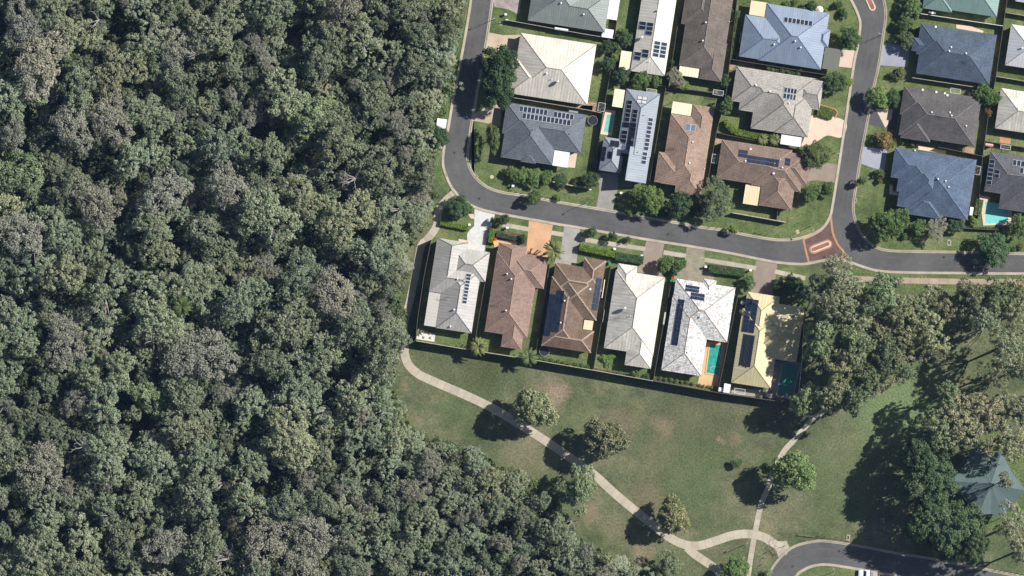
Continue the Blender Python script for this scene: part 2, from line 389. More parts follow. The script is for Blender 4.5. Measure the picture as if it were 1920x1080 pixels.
def tracks(A, B, fr):
    A, B = resample(A, 160), resample(B, 160); b = MB()
    for f in fr:
        C = [W(a[0]+(c[0]-a[0])*f, a[1]+(c[1]-a[1])*f) for a, c in zip(A, B)]
        L, Rr = offset(C, .75), offset(C, -.75); s = 0
        for i in range(len(C)-1):
            ds = math.dist(C[i], C[i+1])
            b.face([(*Rr[i], .016), (*Rr[i+1], .016), (*L[i+1], .016), (*L[i], .016)], 0, [(s, 0), (s+ds, 0), (s+ds, 1), (s, 1)]); s += ds
    o = b.build('wheel_tracks', _wm); o['kind'] = 'structure'
tracks(k1, k2, (.27, .68)); tracks(s3o, s3i, (.3, .7))
tracks([p for p in si[len(k2)-1:] if p[1] < 392], [p for p in se if p[1] < 400][::-1], (.24, .46, .72))
tracks([p for p in so if p[0] > 1600], [p for p in se if p[1] > 440 and p[0] > 1615], (.3, .68))
def kerb(P, side, name='kerb'):
    b = MB(); Wp = [W(*p) for p in P]
    prof = [(-.32*side, .024), (0, .024), (.03*side, .13), (.34*side, .13), (.36*side, .0)]
    if side < 0: prof = prof[::-1]
    sweep(b, Wp, prof)
    # joints cut across the kerb every few metres
    return b.build(name, M_KERB)
def in_pad(p): return False
for P_, s_ in ((so, -1), (si, 1), (se, 1), (s3o, 1), (s3i, -1)):
    o = kerb(P_, s_); o['kind'] = 'structure'
pad = ZZ('K', 1060, 325, 1150, 290, 1250, 220, 1300, 130, 1318, 125, 1322, 200, 1335, 280, 1380, 385, 1420, 435, 1473, 505, 1300, 535, 1115, 560)
sheet('crossing_pad', pad, .018, M_PAD)
def band(name, pts, w, z, mat, parent=None, kind='structure', th=.0):
    b = MB(); P = [W(*p) for p in pts]
    sweep(b, P, [(w/2, z), (-w/2, z)][::-1] if False else [(-w/2, z), (w/2, z)])
    o = b.build(name, mat, parent)
    for pl in o.data.polygons:
        pass
    if kind and not parent: o['kind'] = kind
    return o
band('pad_border', ZZ('K', 1062, 330, 1085, 440, 1115, 558), .5, .022, M_PADEDGE)
band('pad_border', smooth(ZZ('K', 1318, 130, 1322, 200, 1338, 290, 1380, 385, 1425, 440, 1473, 505)), .5, .022, M_PADEDGE)
band('pad_border', smooth(ZZ('K', 1062, 333, 1160, 292, 1240, 235, 1300, 135)), .6, .023, M_PADEDGE)
band('pad_border', smooth(ZZ('K', 1115, 552, 1300, 530, 1473, 500)), .5, .023, M_PADEDGE)
def capsule(cx, cy, L, w, ang, n=10):
    pts = []
    for s_, a0 in ((1, -90), (-1, 90)):
        for i in range(n+1):
            a = R(a0+180*i/n); pts.append((s_*(L-w)/2+math.cos(a)*w/2, math.sin(a)*w/2))
    c, s2 = math.cos(ang), math.sin(ang); X, Y = W(cx, cy)
    return [(X+(x*c-y*s2)/PX, Y+(x*s2+y*c)/PX) for x, y in pts]
M_LIDP = concrete('cream_kerb', lin((214, 200, 180)))
def island(cx, cy, L, w, ang, label):
    r = empty('traffic_island', (0, 0, 0)); tag(r, label, 'traffic island', 'painted traffic islands')
    b = MB(); b.prism(capsule(cx, cy, L, w, ang), .012, .14); b.build('kerb_ring', M_LIDP, r)
    b = MB(); b.prism(capsule(cx, cy, L-4, w-4.4, ang), .1, .16); b.build('brick_infill', M_BRICKRED, r)
bb = MB(); bb.prism(capsule(1538.5, 462.5, 46, 17, R(21)), .018, .03); o = bb.build('island_surround', M_PADEDGE); o['kind'] = 'structure'
island(1538.5, 462.5, 40, 11.5, R(21), 'small brick traffic island with white kerb on the red junction pad')
island(1627, -6, 56, 12, R(-66), 'narrow brick traffic island with white kerb in the top street')

# driveways
def drive(pts, mat, z=.02): return sheet('driveway', pts, z, mat)
M_D_GREY = concrete('driveway_grey', lin((150, 146, 138)))
M_D_BEIGE = concrete('driveway_beige', lin((178, 162, 140)))
M_D_WHITE = concrete('driveway_white', lin((196, 196, 192)), .1, .08, lin((214, 204, 194)))
M_D_ORANGE = concrete('driveway_orange', lin((204, 160, 122)), .18, .14)
M_D_PEACH = concrete('driveway_peach', lin((208, 188, 166)), .08)
M_D_BROWN = concrete('driveway_brown', lin((142, 128, 114)), .14)
M_D_BLUE = concrete('driveway_bluegrey', lin((150, 152, 160)), .1)
M_D_DARK = concrete('driveway_charcoal', lin((84, 82, 82)), .1)
M_PAV = brickpave('herringbone_pavers', lin((168, 158, 150)), lin((148, 138, 132)), lin((120, 112, 106)), .6, .6, .75)
M_PAV2 = brickpave('worn_pavers', lin((150, 142, 120)), lin((136, 128, 108)), lin((120, 112, 96)), .9, .45, .15)
M_TAN = concrete('pool_deck_tan', lin((206, 172, 128)), .12)
M_PAVP = brickpave('terracotta_pavers', lin((176, 142, 116)), lin((160, 128, 106)), lin((130, 108, 92)), .5, .5, .15)
drive([(927, -60), (990, -60), (977, 0), (973, 28), (955, 18), (927, 12.5), (925, 0)], M_PAV)
drive([(914, 66), (918, 61), (943, 66), (976, 65), (976, 112), (908, 98)], M_D_BEIGE)
drive([(888, 214), (904, 205), (930, 196), (942, 198), (938, 238), (926, 233), (885, 226)], M_D_BEIGE)
drive(ZZ('F', 185, 735, 350, 745, 357, 860, 330, 950, 308, 1068, 170, 1036, 196, 900), M_D_GREY)
drive([(1572, 93), (1608, 95), (1601, 128), (1566, 124)], M_D_PEACH)
drive(smooth([(1520, 217), (1584, 226), (1579, 257), (1552, 254), (1537, 262), (1522, 270), (1503, 274), (1508, 258)], 5, True), M_D_PEACH)
drive([(1510, 320), (1550, 305), (1571, 309), (1567, 343), (1530, 338), (1508, 341)], M_D_BROWN)
drive([(1654, 79), (1706, 88), (1702, 126), (1646, 122)], M_D_BLUE)
drive([(1631.5, 204), (1684, 206), (1680, 246), (1671, 243), (1627, 233)], M_D_DARK)
sheet('driveway_inlay', ZZ('H', 205, 20, 362, 25, 352, 110, 295, 195), .026, M_D_PEACH)
drive([(1619, 275), (1664, 280), (1658, 322), (1615, 307)], M_D_BLUE)
drive([(890, 388), (929, 397), (925, 415), (912, 452), (908, 472), (876, 468), (876, 438), (882, 430), (889, 424)], M_D_WHITE)
drive([(992, 411), (1037, 419), (1026, 486), (986, 484)], M_D_ORANGE)
drive([(1058, 423), (1088, 428), (1085, 457), (1080, 503), (1038, 494), (1052, 465)], M_D_GREY)
drive([(1213, 449), (1246, 454), (1240, 486), (1244, 520), (1194, 510), (1204, 480)], M_D_BROWN)
drive([(1288, 460), (1321, 466), (1321.5, 494), (1339, 518), (1338, 532), (1268, 532), (1262, 515), (1283, 490)], M_PAV2)
drive([(1419, 484), (1458, 491), (1449, 556), (1404, 548), (1414, 505)], M_D_BROWN)
# concrete pads, decks and beds inside the lots
def pad_(pts, m, name='paved_area'): return sheet(name, pts, .02, m)
pad_(ZZ('E', 1320, 525, 1385, 530, 1365, 662, 1290, 655), M_D_PEACH)
pad_(ZZ('A', 1395, 965, 1530, 975, 1520, 1040, 1390, 1005), M_PAVP)
pad_(ZZ('B', 95, 940, 210, 950, 200, 1030, 20, 1000), M_PAVP)
pad_(ZZ('M', 200, 590, 375, 620, 365, 690, 195, 665), M_D_WHITE)
pad_(ZZ('D', 850, 225, 980, 240, 1100, 285, 1095, 305, 850, 260), M_D_PEACH)
pad_(ZZ('D', 870, 765, 1060, 785, 1050, 800, 870, 785), M_PAVP)
pad_(ZZ('H', 600, 362, 855, 405, 852, 435, 598, 395), M_D_PEACH)
pad_(ZZ('H', 1030, 370, 1115, 380, 1105, 440, 1020, 420), M_PAVP)
pad_(ZZ('H', 1350, 265, 1455, 280, 1445, 345, 1345, 330), M_PADEDGE)
pad_(ZZ('H', 335, 715, 360, 722, 362, 780, 418, 795, 412, 820, 328, 805), M_D_PEACH)
pad_(ZZ('C', 80, 590, 150, 600, 110, 645, 75, 635), M_PAVP)
pad_(ZZ('G', 50, 355, 110, 365, 95, 405, 48, 400), M_PAVP)
pad_(ZZ('I', 860, 480, 1080, 510, 1070, 545, 870, 560), M_TAN)
pad_(ZZ('I', 540, 480, 620, 495, 622, 515, 540, 505), M_D_PEACH)
pad_(ZZ('O', 1090, 640, 1330, 655, 1250, 985, 1000, 960), M_D_GREY)
pad_(ZZ('O', 500, 470, 672, 476, 590, 892, 408, 865), M_TAN)
pad_(ZZ('O', 730, 880, 1000, 900, 990, 965, 700, 930), M_D_GREY)
pad_(ZZ('I', 625, 250, 690, 255, 685, 300, 650, 290), M_D_PEACH)
sheet('garden_bed', ZZ('I', 870, 400, 1165, 445, 1165, 540, 870, 490), .016, M_SOIL)
sheet('garden_bed', ZZ('C', 395, 590, 950, 680, 945, 730, 150, 615, 330, 590), .016, M_SOIL)
sheet('garden_bed', ZZ('N', 560, 735, 1060, 830, 1060, 850, 555, 762), .016, M_SOIL)
sheet('garden_bed', ZZ('O', 20, 790, 410, 850, 405, 870, 20, 822), .016, M_SOIL)
gb = ZZ('C', 925, 965, 1060, 1005, 1082, 1035, 1060, 1085, 880, 1075)
sheet('garden_bed', gb, .016, M_SOIL)
band('bed_edging', gb[:4], .35, .1, M_PADEDGE)
for c_, rx, ry in (((1035, 735), 26, 18), ((985, 805), 20, 14), ((1240, 795), 16, 10), ((1160, 800), 24, 14), ((1215, 930), 26, 14), ((910, 845), 40, 12), ((1110, 965), 16, 12), ((1355, 820), 14, 9), ((800, 790), 34, 10)):
    pass

# paths made of cast slabs
def path(name, pts, w, step, mat, z=.02, gap=.035):
    P = [W(*p) for p in smooth(pts, 10)]
    b = MB(); sweep(b, P, [(-w/2+.02, z-.006), (w/2-.02, z-.006)]); base = b.build(name, M_SOIL); base['kind'] = 'structure'
    # resample
    d = [0]
    for a, c in zip(P[:-1], P[1:]): d.append(d[-1]+math.hypot(c[0]-a[0], c[1]-a[1]))
    def at(s):
        s = min(max(s, 0), d[-1]); i = max(0, min(len(d)-2, next((k for k in range(len(d)-1) if d[k+1] >= s), len(d)-2)))
        t = (s-d[i])/((d[i+1]-d[i]) or 1); a, c = P[i], P[i+1]
        return (a[0]+(c[0]-a[0])*t, a[1]+(c[1]-a[1])*t)
    n = max(1, round(d[-1]/step)); st = d[-1]/n
    for k in range(n):
        s0, s1 = k*st+gap/2, (k+1)*st-gap/2; L, Rr = [], []
        for q in (0, .5, 1):
            s = s0+(s1-s0)*q; p = at(s); a, c = at(s-.3), at(s+.3)
            dx, dy = c[0]-a[0], c[1]-a[1]; l = math.hypot(dx, dy) or 1
            L.append((p[0]-dy/l*w/2, p[1]+dx/l*w/2)); Rr.append((p[0]+dy/l*w/2, p[1]-dx/l*w/2))
        sb_ = MB(); h = z+.03+random.uniform(-.004, .006); sb_.prism(Rr+L[::-1], z-.01, h, 0, False)
        sb_.build('slab', mat, base)
    return base
path('park_path', [(758, 640), (759, 665), (766, 684), (781, 699), (797, 708), (838, 726), (875, 742), (911, 759), (937, 773), (986, 803), (1025, 828), (1077, 864), (1116, 892), (1150, 923), (1183, 951), (1227, 986), (1256, 1008), (1283, 1021), (1311, 1023), (1342, 1014), (1373, 1004), (1403, 1001), (1432, 1007), (1452, 1020), (1478, 1034)], 2.15, 1.85, M_PATH)
path('park_path', [(1288, 1026), (1305, 1041), (1330, 1058), (1365, 1085), (1400, 1115)], 2.1, 1.6, M_PATH, .016)
path('narrow_path', [(1556, 762), (1538, 776), (1522, 787), (1489, 825), (1470, 846), (1452, 880), (1440, 915), (1427, 946), (1416, 997), (1406, 1055), (1400, 1100)], 1.35, 1.7, M_PATH, .028)
path('side_path', [(856, 359), (836, 376), (822, 396), (818, 425), (800, 450), (789, 462), (780, 510), (768, 565), (758, 605), (757, 642)], 1.9, 1.9, M_PATH, .016)
for p in ([(941, 421), (992, 430)], [(1032, 436), (1057, 440)], [(1087, 448), (1150, 458), (1210, 467)], [(1244, 473), (1286, 480)], [(1321, 487), (1370, 495), (1418, 503)], [(1453, 509), (1510, 522)]):
    path('footpath', p, 1.1, 2.4, M_PATH, .016)
path('footpath', [(1600, 523), (1700, 526), (1800, 528), (1920, 529), (2100, 531)], 1.45, 2.4, M_PINK, .016)
sheet('path_junction', ZZ('S', 150, 800, 275, 790, 300, 845, 255, 885, 220, 905, 205, 860), .014, M_PATH)
# pits and covers
def disc(name, x, y, r, mat, label, cat, grp, z0=.0):
    X, Y = W(x, y); b = MB(); b.frustum(0, 0, 0, r, .035, r*.95, 20); b.frustum(0, 0, .035, r*.7, .045, r*.68, 16)
    o = b.build(name, mat, None, (X, Y, z0)); tag(o, label, cat, grp); return o
M_LID = concrete('lid_concrete', lin((186, 172, 140)))
M_IRON = plain('cast_iron', lin((60, 58, 58)), .7, .3, .2)
disc('manhole_cover', *Z('A', 685, 215), .5, M_LID, 'round concrete cover in the top-left verge lawn', 'manhole cover', 'round concrete covers in lawns')
disc('manhole_cover', *Z('E', 600, 745), .5, M_LID, 'round concrete cover in the corner lawn inside the bend', 'manhole cover', 'round concrete covers in lawns')
disc('manhole_cover', *Z('K', 1008, 268), .5, M_LID, 'pale round cover on the grass beside the junction pad', 'manhole cover', 'round concrete covers in lawns')
for r_, x, y, l in (('E', 483, 945, 'dark iron cover in the road at the bend'), ('E', 255, 522, 'dark iron cover in the road left of the corner lawn'), ('K', 1255, 500, 'dark iron cover on the red junction pad'), ('S', 640, 860, 'dark iron cover in the cul-de-sac road'), ('S', 318, 967, 'dark iron cover near the foot of the cul-de-sac bend'), ('L', 870, 590, 'dark iron cover in the right-hand street'), ('J', 1140, 292, 'dark iron cover in the street above the brown driveway')):
    disc('road_cover', *Z(r_, x, y), .33, M_IRON, l, 'manhole cover', 'iron covers in the roads', .012)
def pit(x, y, rz, label, w=.9, d=1.5):
    X, Y = W(x, y); r = empty('drain_pit', (X, Y, 0), rz); tag(r, label, 'drain pit', 'concrete drain pits')
    b = MB(); b.prism([(-w/2, -d/2), (w/2, -d/2), (w/2, d/2), (-w/2, d/2)], 0, .1); b.build('surround', M_KERB, r)
    b = MB()
    b.box(-w*.22, -d*.3, .1, w*.22, d*.3, .115); b.build('grate', M_IRON, r)
pit(*Z('S', 703, 768), R(-5), 'square concrete pit with dark grate behind the bollard row')
pit(*Z('L', 912, 478), R(0), 'concrete pit with dark grate in the lawn above the right street')
pit(*Z('E', 388, 425), R(-8), 'kerb drain on the inner side of the left street', .5, 1.2)
pit(*Z('E', 178, 730), R(20), 'kerb drain on the forest side of the bend', .6, 1.2)
pit(*Z('E', 455, 735), R(50), 'kerb drain on the inner side of the bend', .6, 1.2)
pit(*Z('L', 183, 150), R(-8), 'kerb drain beside the lawn of the large blue house', .5, 1.2)

# ------------------------------------------------------------ houses
TH = R(8.8)
CT, ST = math.cos(TH), math.sin(TH)
def clip(poly, a, b, c):
    """keep a*x+b*y<=c"""
    out = []
    for i in range(len(poly)):
        p, q = poly[i], poly[(i+1) % len(poly)]
        dp, dq = a*p[0]+b*p[1]-c, a*q[0]+b*q[1]-c
        if dp <= 0: out.append(p)
        if dp*dq < 0:
            t = dp/(dp-dq); out.append((p[0]+(q[0]-p[0])*t, p[1]+(q[1]-p[1])*t))
    return out
class House:
    def __init__(h, name, label, reg, ax, ay, mat, rects, walls=M_BRICKW, pitch=.46, eave=2.75, cap=None, capw=.22, scale=None, cat='house'):
        o = REG[reg]; h.s = o[2]*PX; h.reg = reg
        h.ap = Z(reg, ax, ay); X, Y = W(*h.ap)
        h.root = empty(name, (X, Y, 0), -TH); tag(h.root, label, cat)
        h.eave = eave; h.rects = []
        for i, r in enumerate(rects):
            opt = r[4] if len(r) > 4 else {}
            x0, x1, y0, y1 = r[0]/h.s, r[2]/h.s, -r[3]/h.s, -r[1]/h.s
            e = eave+opt.get('e', 0)+i*.008; P = []
            k = opt.get('k', pitch)
            for s_, a, b, c in (('N', 0, -1, y1), ('S', 0, 1, -y0), ('E', -1, 0, x1), ('W', 1, 0, -x0)):
                kk = opt.get(s_, 1)*k
                if kk: P.append((s_, a*kk, b*kk, c*kk+e))
            h.rects.append((x0, y0, x1, y1, e, P))
        rb, fb, wb = MB(), MB(), MB(); edges = []
        for ri, (x0, y0, x1, y1, e, P) in enumerate(h.rects):
            for i, (s_, a, b, c) in enumerate(P):
                poly = [(x0, y0), (x1, y0), (x1, y1), (x0, y1)]
                for j, (s2, a2, b2, c2) in enumerate(P):
                    if i != j: poly = clip(poly, a-a2, b-b2, c2-c)
                    if len(poly) < 3: break
                if len(poly) < 3: continue
                k = math.hypot(a, b); sl = math.sqrt(1+k*k)
                zs = [(x, y, a*x+b*y+c) for x, y in poly]
                dist = {'N': lambda p: (y1-p[1]), 'S': lambda p: p[1]-y0, 'E': lambda p: x1-p[0], 'W': lambda p: p[0]-x0}[s_]
                uv = [((p[0] if s_ in 'NS' else p[1]), dist(p)*sl) for p in zs]
                rb.face(zs, 0, uv)
                for q in range(len(zs)):
                    p1, p2 = zs[q], zs[(q+1) % len(zs)]
                    if max(p1[2], p2[2]) > e+.05 and math.dist(p1, p2) > .3: edges.append((p1, p2, ri))
            H = lambda x, y: min(a*x+b*y+c for _, a, b, c in P)
            cs = [(x0, y0), (x1, y0), (x1, y1), (x0, y1)]
            for q in range(4):
                p, r2 = cs[q], cs[(q+1) % 4]; t = .24
                fb.face([(p[0], p[1], e-t), (r2[0], r2[1], e-t), (r2[0], r2[1], e+.012), (p[0], p[1], e+.012)])
                m = ((p[0]+r2[0])/2, (p[1]+r2[1])/2)
                n_ = 12; tops = [(p[0]+(r2[0]-p[0])*z_/n_, p[1]+(r2[1]-p[1])*z_/n_) for z_ in range(n_+1)]
                if max(H(*tp) for tp in tops) > e+.1:
                    fb.face([(p[0], p[1], e), (r2[0], r2[1], e)] + [(tx, ty, H(tx, ty)-.01) for tx, ty in reversed(tops)])
            fb.face([(x, y, e-.2-.003*ri) for x, y in reversed(cs)])
            i_ = .5
            if x1-x0 > 1.4 and y1-y0 > 1.4:
                wb.box(x0+i_+.004*ri, y0+i_+.004*ri, 0, x1-i_-.004*ri, y1-i_-.004*ri, e-.22-.003*ri)
        h.roof = rb.build('roof', mat, h.root)
        fb.build('fascia', M_FASCIA, h.root)
        h.wall = wb.build('wall', walls, h.root)
        # caps on ridges and hips that stand clear of the other roof planes
        cb = MB()
        for p1, p2, ri in edges:
            L = math.dist(p1, p2); n = max(1, int(L/.45)); run = None
            for q in range(n+1):
                t = (q+.5)/n; ok = False
                if q < n:
                    x, y, z = (p1[k]+(p2[k]-p1[k])*t for k in range(3)); ok = z > h.height(x, y, skip=ri)+.02
                if ok and run is None: run = q/n
                if not ok and run is not None:
                    a = [p1[k]+(p2[k]-p1[k])*run for k in range(3)]; b = [p1[k]+(p2[k]-p1[k])*(q/n) for k in range(3)]
                    cb.bar3(a, b, capw, .07); run = None
        if cb.f: cb.build('ridge_cap', cap or mat, h.roof)
        # windows and doors on the longest walls
        h.windows()
    def height(h, x, y, skip=None):
        z = -9
        for i, (x0, y0, x1, y1, e, P) in enumerate(h.rects):
            if i != skip and x0-.001 <= x <= x1+.001 and y0-.001 <= y <= y1+.001: z = max(z, min(a*x+b*y+c for _, a, b, c in P))
        return z
    def plane(h, x, y):
        best, bp = -9, (0, 0, h.eave)
        for i, (x0, y0, x1, y1, e, P) in enumerate(h.rects):
            if x0 <= x <= x1 and y0 <= y <= y1:
                q = min(P, key=lambda q: q[1]*x+q[2]*y+q[3]); z = q[1]*x+q[2]*y+q[3]
                if z > best: best, bp = z, q[1:]
        return bp
    def windows(h):
        def inside(x, y): return any(x0+.5 < x < x1-.5 and y0+.5 < y < y1-.5 for x0, y0, x1, y1, e, P in h.rects)
        cnt = 0
        for (x0, y0, x1, y1, e, P) in h.rects:
            for (ax, ay, bx, by, nx, ny) in ((x0, y0, x1, y0, 0, -1), (x0, y1, x1, y1, 0, 1), (x0, y0, x0, y1, -1, 0), (x1, y0, x1, y1, 1, 0)):
                L = math.hypot(bx-ax, by-ay)
                if L < 4.5: continue
                for k in range(int(L//4.5)):
                    t = (k+.5)/int(L//4.5); x, y = ax+(bx-ax)*t-nx*.5, ay+(by-ay)*t-ny*.5
                    if inside(x+nx*.15, y+ny*.15) or cnt > 7: continue
                    cnt += 1; b = MB(); w = .8; px_, py_ = abs(ny)*w, abs(nx)*w
                    b.box(x-px_-abs(nx)*.05, y-py_-abs(ny)*.05, .9, x+px_+abs(nx)*.05, y+py_+abs(ny)*.05, 2.1)
                    f = b.build('window', M_WHITE, h.wall); b = MB(); px_, py_ = px_*.9, py_*.9
                    b.box(x-px_-abs(nx)*.06, y-py_-abs(ny)*.06, .96, x+px_+abs(nx)*.06, y+py_+abs(ny)*.06, 2.04)
                    b.build('pane', M_GLASS, h.wall)
    def loc(h, reg, x, y):
        p = Z(reg, x, y); dx, dy = (p[0]-h.ap[0])/PX, (p[1]-h.ap[1])/PX
        return (dx*CT+dy*ST, -(-dx*ST+dy*CT))
    def patio(h, reg, xa, ya, xb, yb, mat, z=2.5, ribs=.75, along='y', drop=.12, name='patio_roof'):
        (x0, y1), (x1, y0) = h.loc(reg, xa, ya), h.loc(reg, xb, yb)
        x0, x1, y0, y1 = min(x0, x1), max(x0, x1), min(y0, y1), max(y0, y1)
        b = MB(); b.box(x0, y0, z-.08, x1, y1, z)
        if ribs:
            if along == 'y':
                n = max(1, int((x1-x0)/ribs))
                for i in range(n+1):
                    x = x0+(x1-x0)*i/n; b.box(max(x0, x-.03), y0+.002, z+.001, min(x1, x+.03), y1-.002, z+.045)
            else:
                n = max(1, int((y1-y0)/ribs))
                for i in range(n+1):
                    y = y0+(y1-y0)*i/n; b.box(x0+.002, max(y0, y-.03), z+.001, x1-.002, min(y1, y+.03), z+.045)
        o = b.build(name, mat, h.root)
        for px_, py_ in ((x0+.1, y0+.1), (x1-.1, y0+.1), (x0+.1, y1-.1), (x1-.1, y1-.1)):
            c = MB(); c.box(px_-.05, py_-.05, 0, px_+.05, py_+.05, z-.08); c.build('post', M_WHITE, o)
        return o
    def panels(h, reg, x, y, nc, nr, cw, ch, black=False, frame='light', lift=.1, name='solar_panel', mats=None):
        """grid whose north-west corner is zoom point x,y; cell size in zoom pixels"""
        s = REG[reg][2]*PX; X, Y = h.loc(reg, x, y); cw, ch = cw/s, ch/s
        key = (round(cw, 2), round(ch, 2), black, frame, name)
        ex = None
        for c in range(nc):
            for r in range(nr):
                cx, cy = X+(c+.5)*cw, Y-(r+.5)*ch
                a, b, k = h.plane(cx, cy); n = Vector((-a, -b, 1)).normalized()
                hw, hh = cw/2-.015, ch/2-.015
                if key not in _PM:
                    q = MB(); q.box(-hw, -hh, -.02, hw, hh, .02, 0); i = .07 if frame == 'light' and not black else .045
                    q.box(-hw+i, -hh+i, .0, hw-i, hh-i, .026, 1)
                    _PM[key] = q.mesh(name, mats or [M_FRAME if frame == 'light' else M_FRAMED, M_CELLB if black else M_CELL])
                o = bpy.data.objects.new(name, _PM[key]); put(o, h.root)
                xax = Vector((1, 0, a)).normalized(); yax = n.cross(xax)
                m = Matrix((xax, yax, n)).transposed().to_4x4(); m.translation = Vector((cx, cy, a*cx+b*cy+k+lift)); o.matrix_local = m
                if h.height(cx, cy) < 0: o.location.z = h.eave
    def vent(h, reg, x, y, kind='whirlybird', mat=None):
        X, Y = h.loc(reg, x, y); z = max(h.height(X, Y), 2.3); m = mat or M_WHITE
        if kind == 'whirlybird':
            b = MB(); b.frustum(X, Y, z-.15, .14, z+.25, .14, 10); b.dome(X, Y, z+.25, .24, .24, 12, 3); b.frustum(X, Y, z+.21, .2, z+.25, .24, 12)
            for i in range(8):
                a = i*math.pi/4; b.tube((X+.15*math.cos(a), Y+.15*math.sin(a), z+.25), (X+.22*math.cos(a), Y+.22*math.sin(a), z+.42), .02, .02, 4)
            b.build('roof_vent', m, h.root)
        elif kind == 'pipe':
            b = MB(); b.frustum(X, Y, z-.15, .07, z+.4, .07, 8); b.frustum(X, Y, z+.4, .12, z+.45, .1, 8); b.build('vent_pipe', m, h.root)
        elif kind == 'dish':
            b = MB(); b.tube((X, Y, z-.1), (X, Y, z+.7), .04); 
            c = Vector((X, Y, z+.8)); n = Vector((.5, .5, .6)).normalized(); u = n.cross(Vector((0, 0, 1))).normalized(); v = n.cross(u)
            rings = [[c+n*(rr*rr*.3)+(u*math.cos(i*math.pi/7)+v*math.sin(i*math.pi/7))*rr*.62 for i in range(14)] for rr in (.15, .5, .8)]
            b.face(rings[0])
            for r0, r1 in zip(rings[:-1], rings[1:]):
                for i in range(14): b.face([r0[i], r0[(i+1) % 14], r1[(i+1) % 14], r1[i]])
            b.tube(c, c+n*.6, .02); b.build('satellite_dish', M_STEEL, h.root)
        elif kind == 'antenna':
            b = MB(); b.tube((X, Y, z-.1), (X, Y, z+1.9), .03); b.tube((X-.9, Y+.2, z+1.8), (X+.9, Y-.2, z+1.8), .025)
            for i in range(7):
                q = -.8+i*.27; b.tube((X+q, Y-.45-q*.2, z+1.82), (X+q, Y+.45-q*.2, z+1.82), .018, .018, 4)
            b.build('tv_antenna', M_STEEL, h.root)
        elif kind == 'hatch':
            b = MB(); b.box(X-.25, Y-.25, z-.1, X+.25, Y+.25, z+.25); b.build('skylight', m, h.root)
_PM = {}
def bar3(s, a, b, w, t):
    a, b = Vector(a), Vector(b); d = b-a; L = d.length
    if L < .05: return
    d.normalize(); n = Vector((-d.y, d.x, 0))
    if n.length < .1: return
    n.normalize(); n *= w/2; up = Vector((0, 0, t)); dn = Vector((0, 0, -w*.24))
    P = [a-n+dn*.2, a+up, a+n+dn*.2]; Q = [b-n+dn*.2, b+up, b+n+dn*.2]
    s.face([P[0], P[1], Q[1], Q[0]]); s.face([P[1], P[2], Q[2], Q[1]]); s.face(P); s.face(Q[::-1])
MB.bar3 = bar3
M_FASCIA = plain('fascia_paint', lin((196, 186, 168)), .6, .3, .1)

RM = {}
RM['grey_green'] = roof_mat('grey_green_steel_roof', lin((134, 140, 134)), 'metal', .14, None, .3, .3)
RM['cream'] = roof_mat('cream_steel_roof', lin((214, 205, 190)), 'metal', .16, None, .38, .2, .25)
RM['cream2'] = roof_mat('stained_cream_steel_roof', lin((214, 208, 194)), 'metal', .24, None, .38, .2, .34)
RM['offwhite'] = roof_mat('off_white_steel_roof', lin((216, 209, 194)), 'metal', .1, None, .38, .2, .15)
RM['brown_grey'] = roof_mat('brown_grey_tile_roof', lin((118, 108, 98)), 'tile', .25)
RM['blue'] = roof_mat('pale_blue_steel_roof', lin((134, 146, 162)), 'metal', .12, None, .3, .25)
RM['pale_grey'] = roof_mat('pale_grey_tile_roof', lin((172, 166, 156)), 'tile', .14, None, .45, .5)
RM['brown'] = roof_mat('brown_tile_roof', lin((140, 120, 106)), 'tile', .26)
RM['tan'] = roof_mat('tan_tile_roof', lin((160, 136, 118)), 'tile', .25)
RM['slate'] = roof_mat('slate_grey_tile_roof', lin((110, 115, 121)), 'tile', .14, None, .45, .5)
RM['bluegrey'] = roof_mat('blue_grey_steel_roof', lin((138, 146, 152)), 'metal', .1, None, .3, .25)
RM['teal'] = roof_mat('teal_steel_roof', lin((122, 146, 138)), 'metal', .1, None, .3, .25)
RM['navy'] = roof_mat('dark_blue_tile_roof', lin((86, 98, 112)), 'tile', .25)
RM['charcoal'] = roof_mat('charcoal_tile_roof', lin((100, 96, 94)), 'tile', .25)
RM['denim'] = roof_mat('lichen_spotted_blue_tile_roof', lin((94, 108, 128)), 'tile', .3, lin((116, 130, 148)))
RM['darkgrey'] = roof_mat('dark_grey_tile_roof', lin((102, 102, 106)), 'tile', .22)
RM['white'] = roof_mat('white_steel_roof', lin((206, 206, 204)), 'metal', .1, None, .38, .2)
RM['stained'] = roof_mat('ash_grey_steel_roof', lin((176, 172, 164)), 'metal', .14, None, .38, .2, .2)
RM['redbrown'] = roof_mat('red_brown_tile_roof', lin((148, 124, 110)), 'tile', .22)
RM['umber'] = roof_mat('umber_tile_roof', lin((122, 102, 86)), 'tile', .3)
RM['mottled'] = roof_mat('mottled_white_tile_roof', lin((220, 217, 211)), 'tile', .16, lin((168, 164, 156)), .45, .5, .08, .42, .2)
RM['straw'] = roof_mat('straw_steel_roof', lin((202, 189, 148)), 'metal', .1, None, .38, .2)
C_CAPL = plain('pale_ridge_cap', lin((206, 186, 166)), .8, .2, .15)
C_TAN = plain('tan_ridge_cap', lin((204, 180, 158)), .8, .2, .2)
C_GREY = plain('grey_ridge_cap', lin((164, 158, 152)), .8, .2, .15)
C_BLUE = plain('blue_ridge_cap', lin((144, 160, 184)), .8, .2, .15)
C_SLATE = plain('slate_ridge_cap', lin((134, 142, 152)), .8, .2, .1)
C_DKB = plain('navy_ridge_cap', lin((116, 132, 154)), .8, .2, .15)
P_CREAM = plain('cream_patio_sheet', lin((224, 214, 184)), .5, .3, .06)
P_WHITE = plain('white_patio_sheet', lin((222, 222, 220)), .5, .3, .05)
